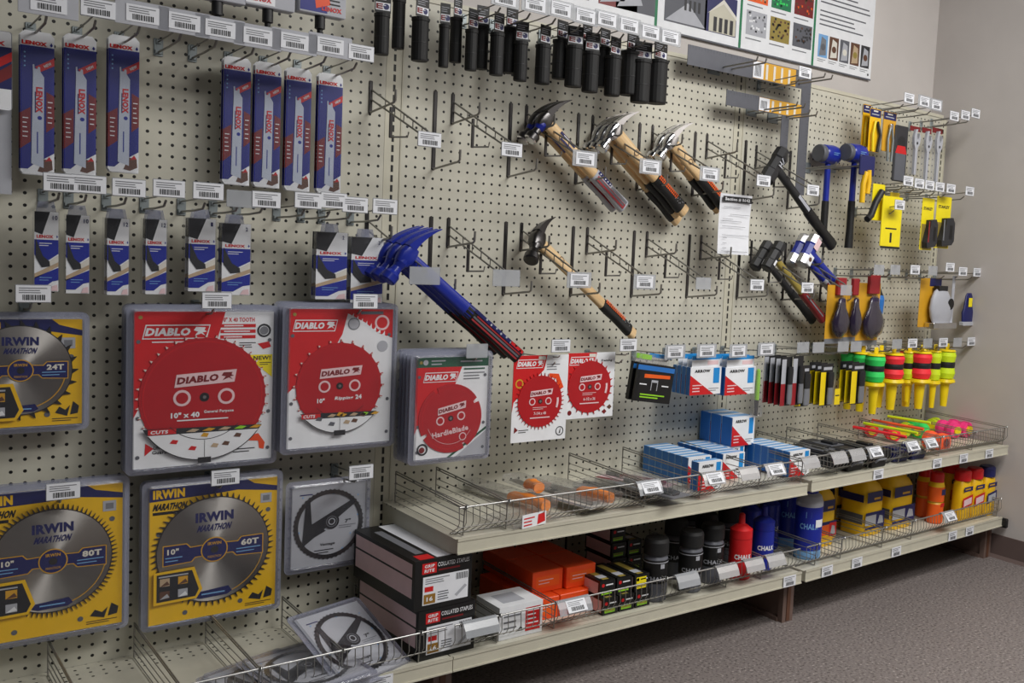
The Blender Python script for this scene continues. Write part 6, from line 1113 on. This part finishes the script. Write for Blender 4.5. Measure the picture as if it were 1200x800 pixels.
tube_bottle((1103, 558, 1117, 600), -8.5, 'yellow bottle with red cap standing behind the front bottles'); tube_bottle((1116, 562, 1132, 612), -12.8, 'yellow bottle with red cap, left of the front pair'); tube_bottle((1131, 560, 1145, 610), -13.0, 'yellow bottle with red cap, right of the front pair'); tube_bottle((1145, 557, 1160, 605), -13.2, 'yellow bottle with navy cap nearest the side wall', cap='navy', red=False); tube_bottle((1128, 552, 1142, 596), -8.3, 'yellow bottle with navy cap behind the front pair', cap='navy', red=False); tube_bottle((1092, 556, 1104, 598), -5.0, 'yellow bottle with red cap at the very back of the basket')

# ---------------------------------------------------------------- tags on shelf lips and on the fences
def lip_tag(px, py, zs, s, lab):
    X, Z = at(px, py, -16.35, s); g = cached(('lip_tag',), lambda: tag_mesh('lip')); single(g, 'shelf_price_tag', lab, 'price tag', X, -16.3, zs-.62, s, 'white price tags on the shelf lips')
for x, y, zs, s, lab in [(447, 797, ZB, 0, 'white price tag on the lip below the black staple cartons'), (926, 675, ZB, 0, 'white price tag on the bottom lip under the blue jugs, left of the joint'), (970, 664, ZB, 3, 'white price tag on the bottom lip, first right of the joint'), (1005, 654, ZB, 3, 'white price tag on the bottom lip, second right of the joint'), (1051, 642, ZB, 3, 'white price tag on the bottom lip, third right of the joint'),
                  (1117, 624, ZB, 3, 'white price tag on the bottom lip, next to last before the wall'), (1137, 618, ZB, 3, 'white price tag on the bottom lip, closest to the wall'), (1030, 551, ZU+.25, 3, 'white price tag on the upper lip, first right of the joint'), (1099, 539, ZU+.25, 3, 'white price tag on the upper lip, second right of the joint'), (1130, 533, ZU+.25, 3, 'white price tag on the upper lip, third right of the joint'), (1160, 527, ZU+.25, 3, 'white price tag on the upper lip, closest to the wall')]:
    lip_tag(x, y, zs, s, lab)
def basket_tag(px, zs, s, lab, kind='shinytag', w=3.0, paper=True):
    X, _ = at(px, 600, -16, s); t = thing('basket_tag_holder', lab, 'tag holder', X, FY-.12, zs+2.95, s, 'curved tag holders clipped on the wire fences'); L = w
    def mk():
        g = M(); prof = [(.32, -.05), (.2, .2), (-.05, .28), (-.35, .1), (-.75, -.45), (-1.0, -1.1)]; R = [[(x, y, z) for y, z in prof]+[(x, y*.97+.04, z*.97-.05) for y, z in reversed(prof)] for x in (-L/2, L/2)]; g.loft(R, kind, True, False); return g
    prim(cached(('holder', kind, w), mk), 'curved_holder', t, label='shiny curved plastic' if kind == 'shinytag' else None)
    if paper: prim(cached(('price_tag', 'small'), lambda: tag_mesh('small')), 'price_tag', t, (.1, -.72, -.38), (R_(-38), 0, 0))
for x, zs, s, lab, kd, w, pp in [(757, ZU, 0, 'clear tag holder on the fence before the flat clear packs', 'cleartag', 3.2, 1), (831, ZU, 0, 'tag holder on the fence before the single blue box', 'shinytag', 3.2, 1), (872, ZU, 0, 'shiny empty tag holder on the fence before the middle row of blue boxes', 'shinytag', 3.0, 0), (902, ZU, 0, 'tag holder on the fence before the right row of blue boxes', 'shinytag', 3.2, 1),
                  (943, ZU+.25, 3, 'shiny tag holder just right of the upper shelf joint', 'shinytag', 3.0, 0), (976, ZU+.25, 3, 'shiny tag holder before the black tool cases, left', 'shinytag', 3.0, 0), (997, ZU+.25, 3, 'shiny tag holder before the black tool cases, middle', 'shinytag', 3.0, 0), (1017, ZU+.25, 3, 'tag holder before the black tool cases, right', 'shinytag', 3.0, 1),
                  (1060, ZU+.25, 3, 'tag holder before the navy tool packs, left', 'shinytag', 3.0, 1), (1081, ZU+.25, 3, 'tag holder before the navy tool packs, right', 'shinytag', 3.0, 1),
                  (567, ZB, 0, 'long clear tag holder between black staple cartons and white carton', 'cleartag', 3.6, 0), (676, ZB, 0, 'clear tag holder on the fence before the orange boxes', 'cleartag', 4.0, 1), (808, ZB, 0, 'clear tag holder on the fence before the black jars', 'cleartag', 3.2, 0), (854, ZB, 0, 'shiny tag holder left of the red squeeze bottle', 'shinytag', 3.2, 0), (885, ZB, 0, 'shiny tag holder right of the red squeeze bottle', 'shinytag', 3.0, 0),
                  (910, ZB, 0, 'shiny tag holder before the large blue jugs', 'shinytag', 3.0, 0), (1110, ZB, 3, 'tag holder before the red capped yellow bottles', 'cleartag', 3.2, 1)]:
    basket_tag(x, zs, s, lab, kd, w, bool(pp))
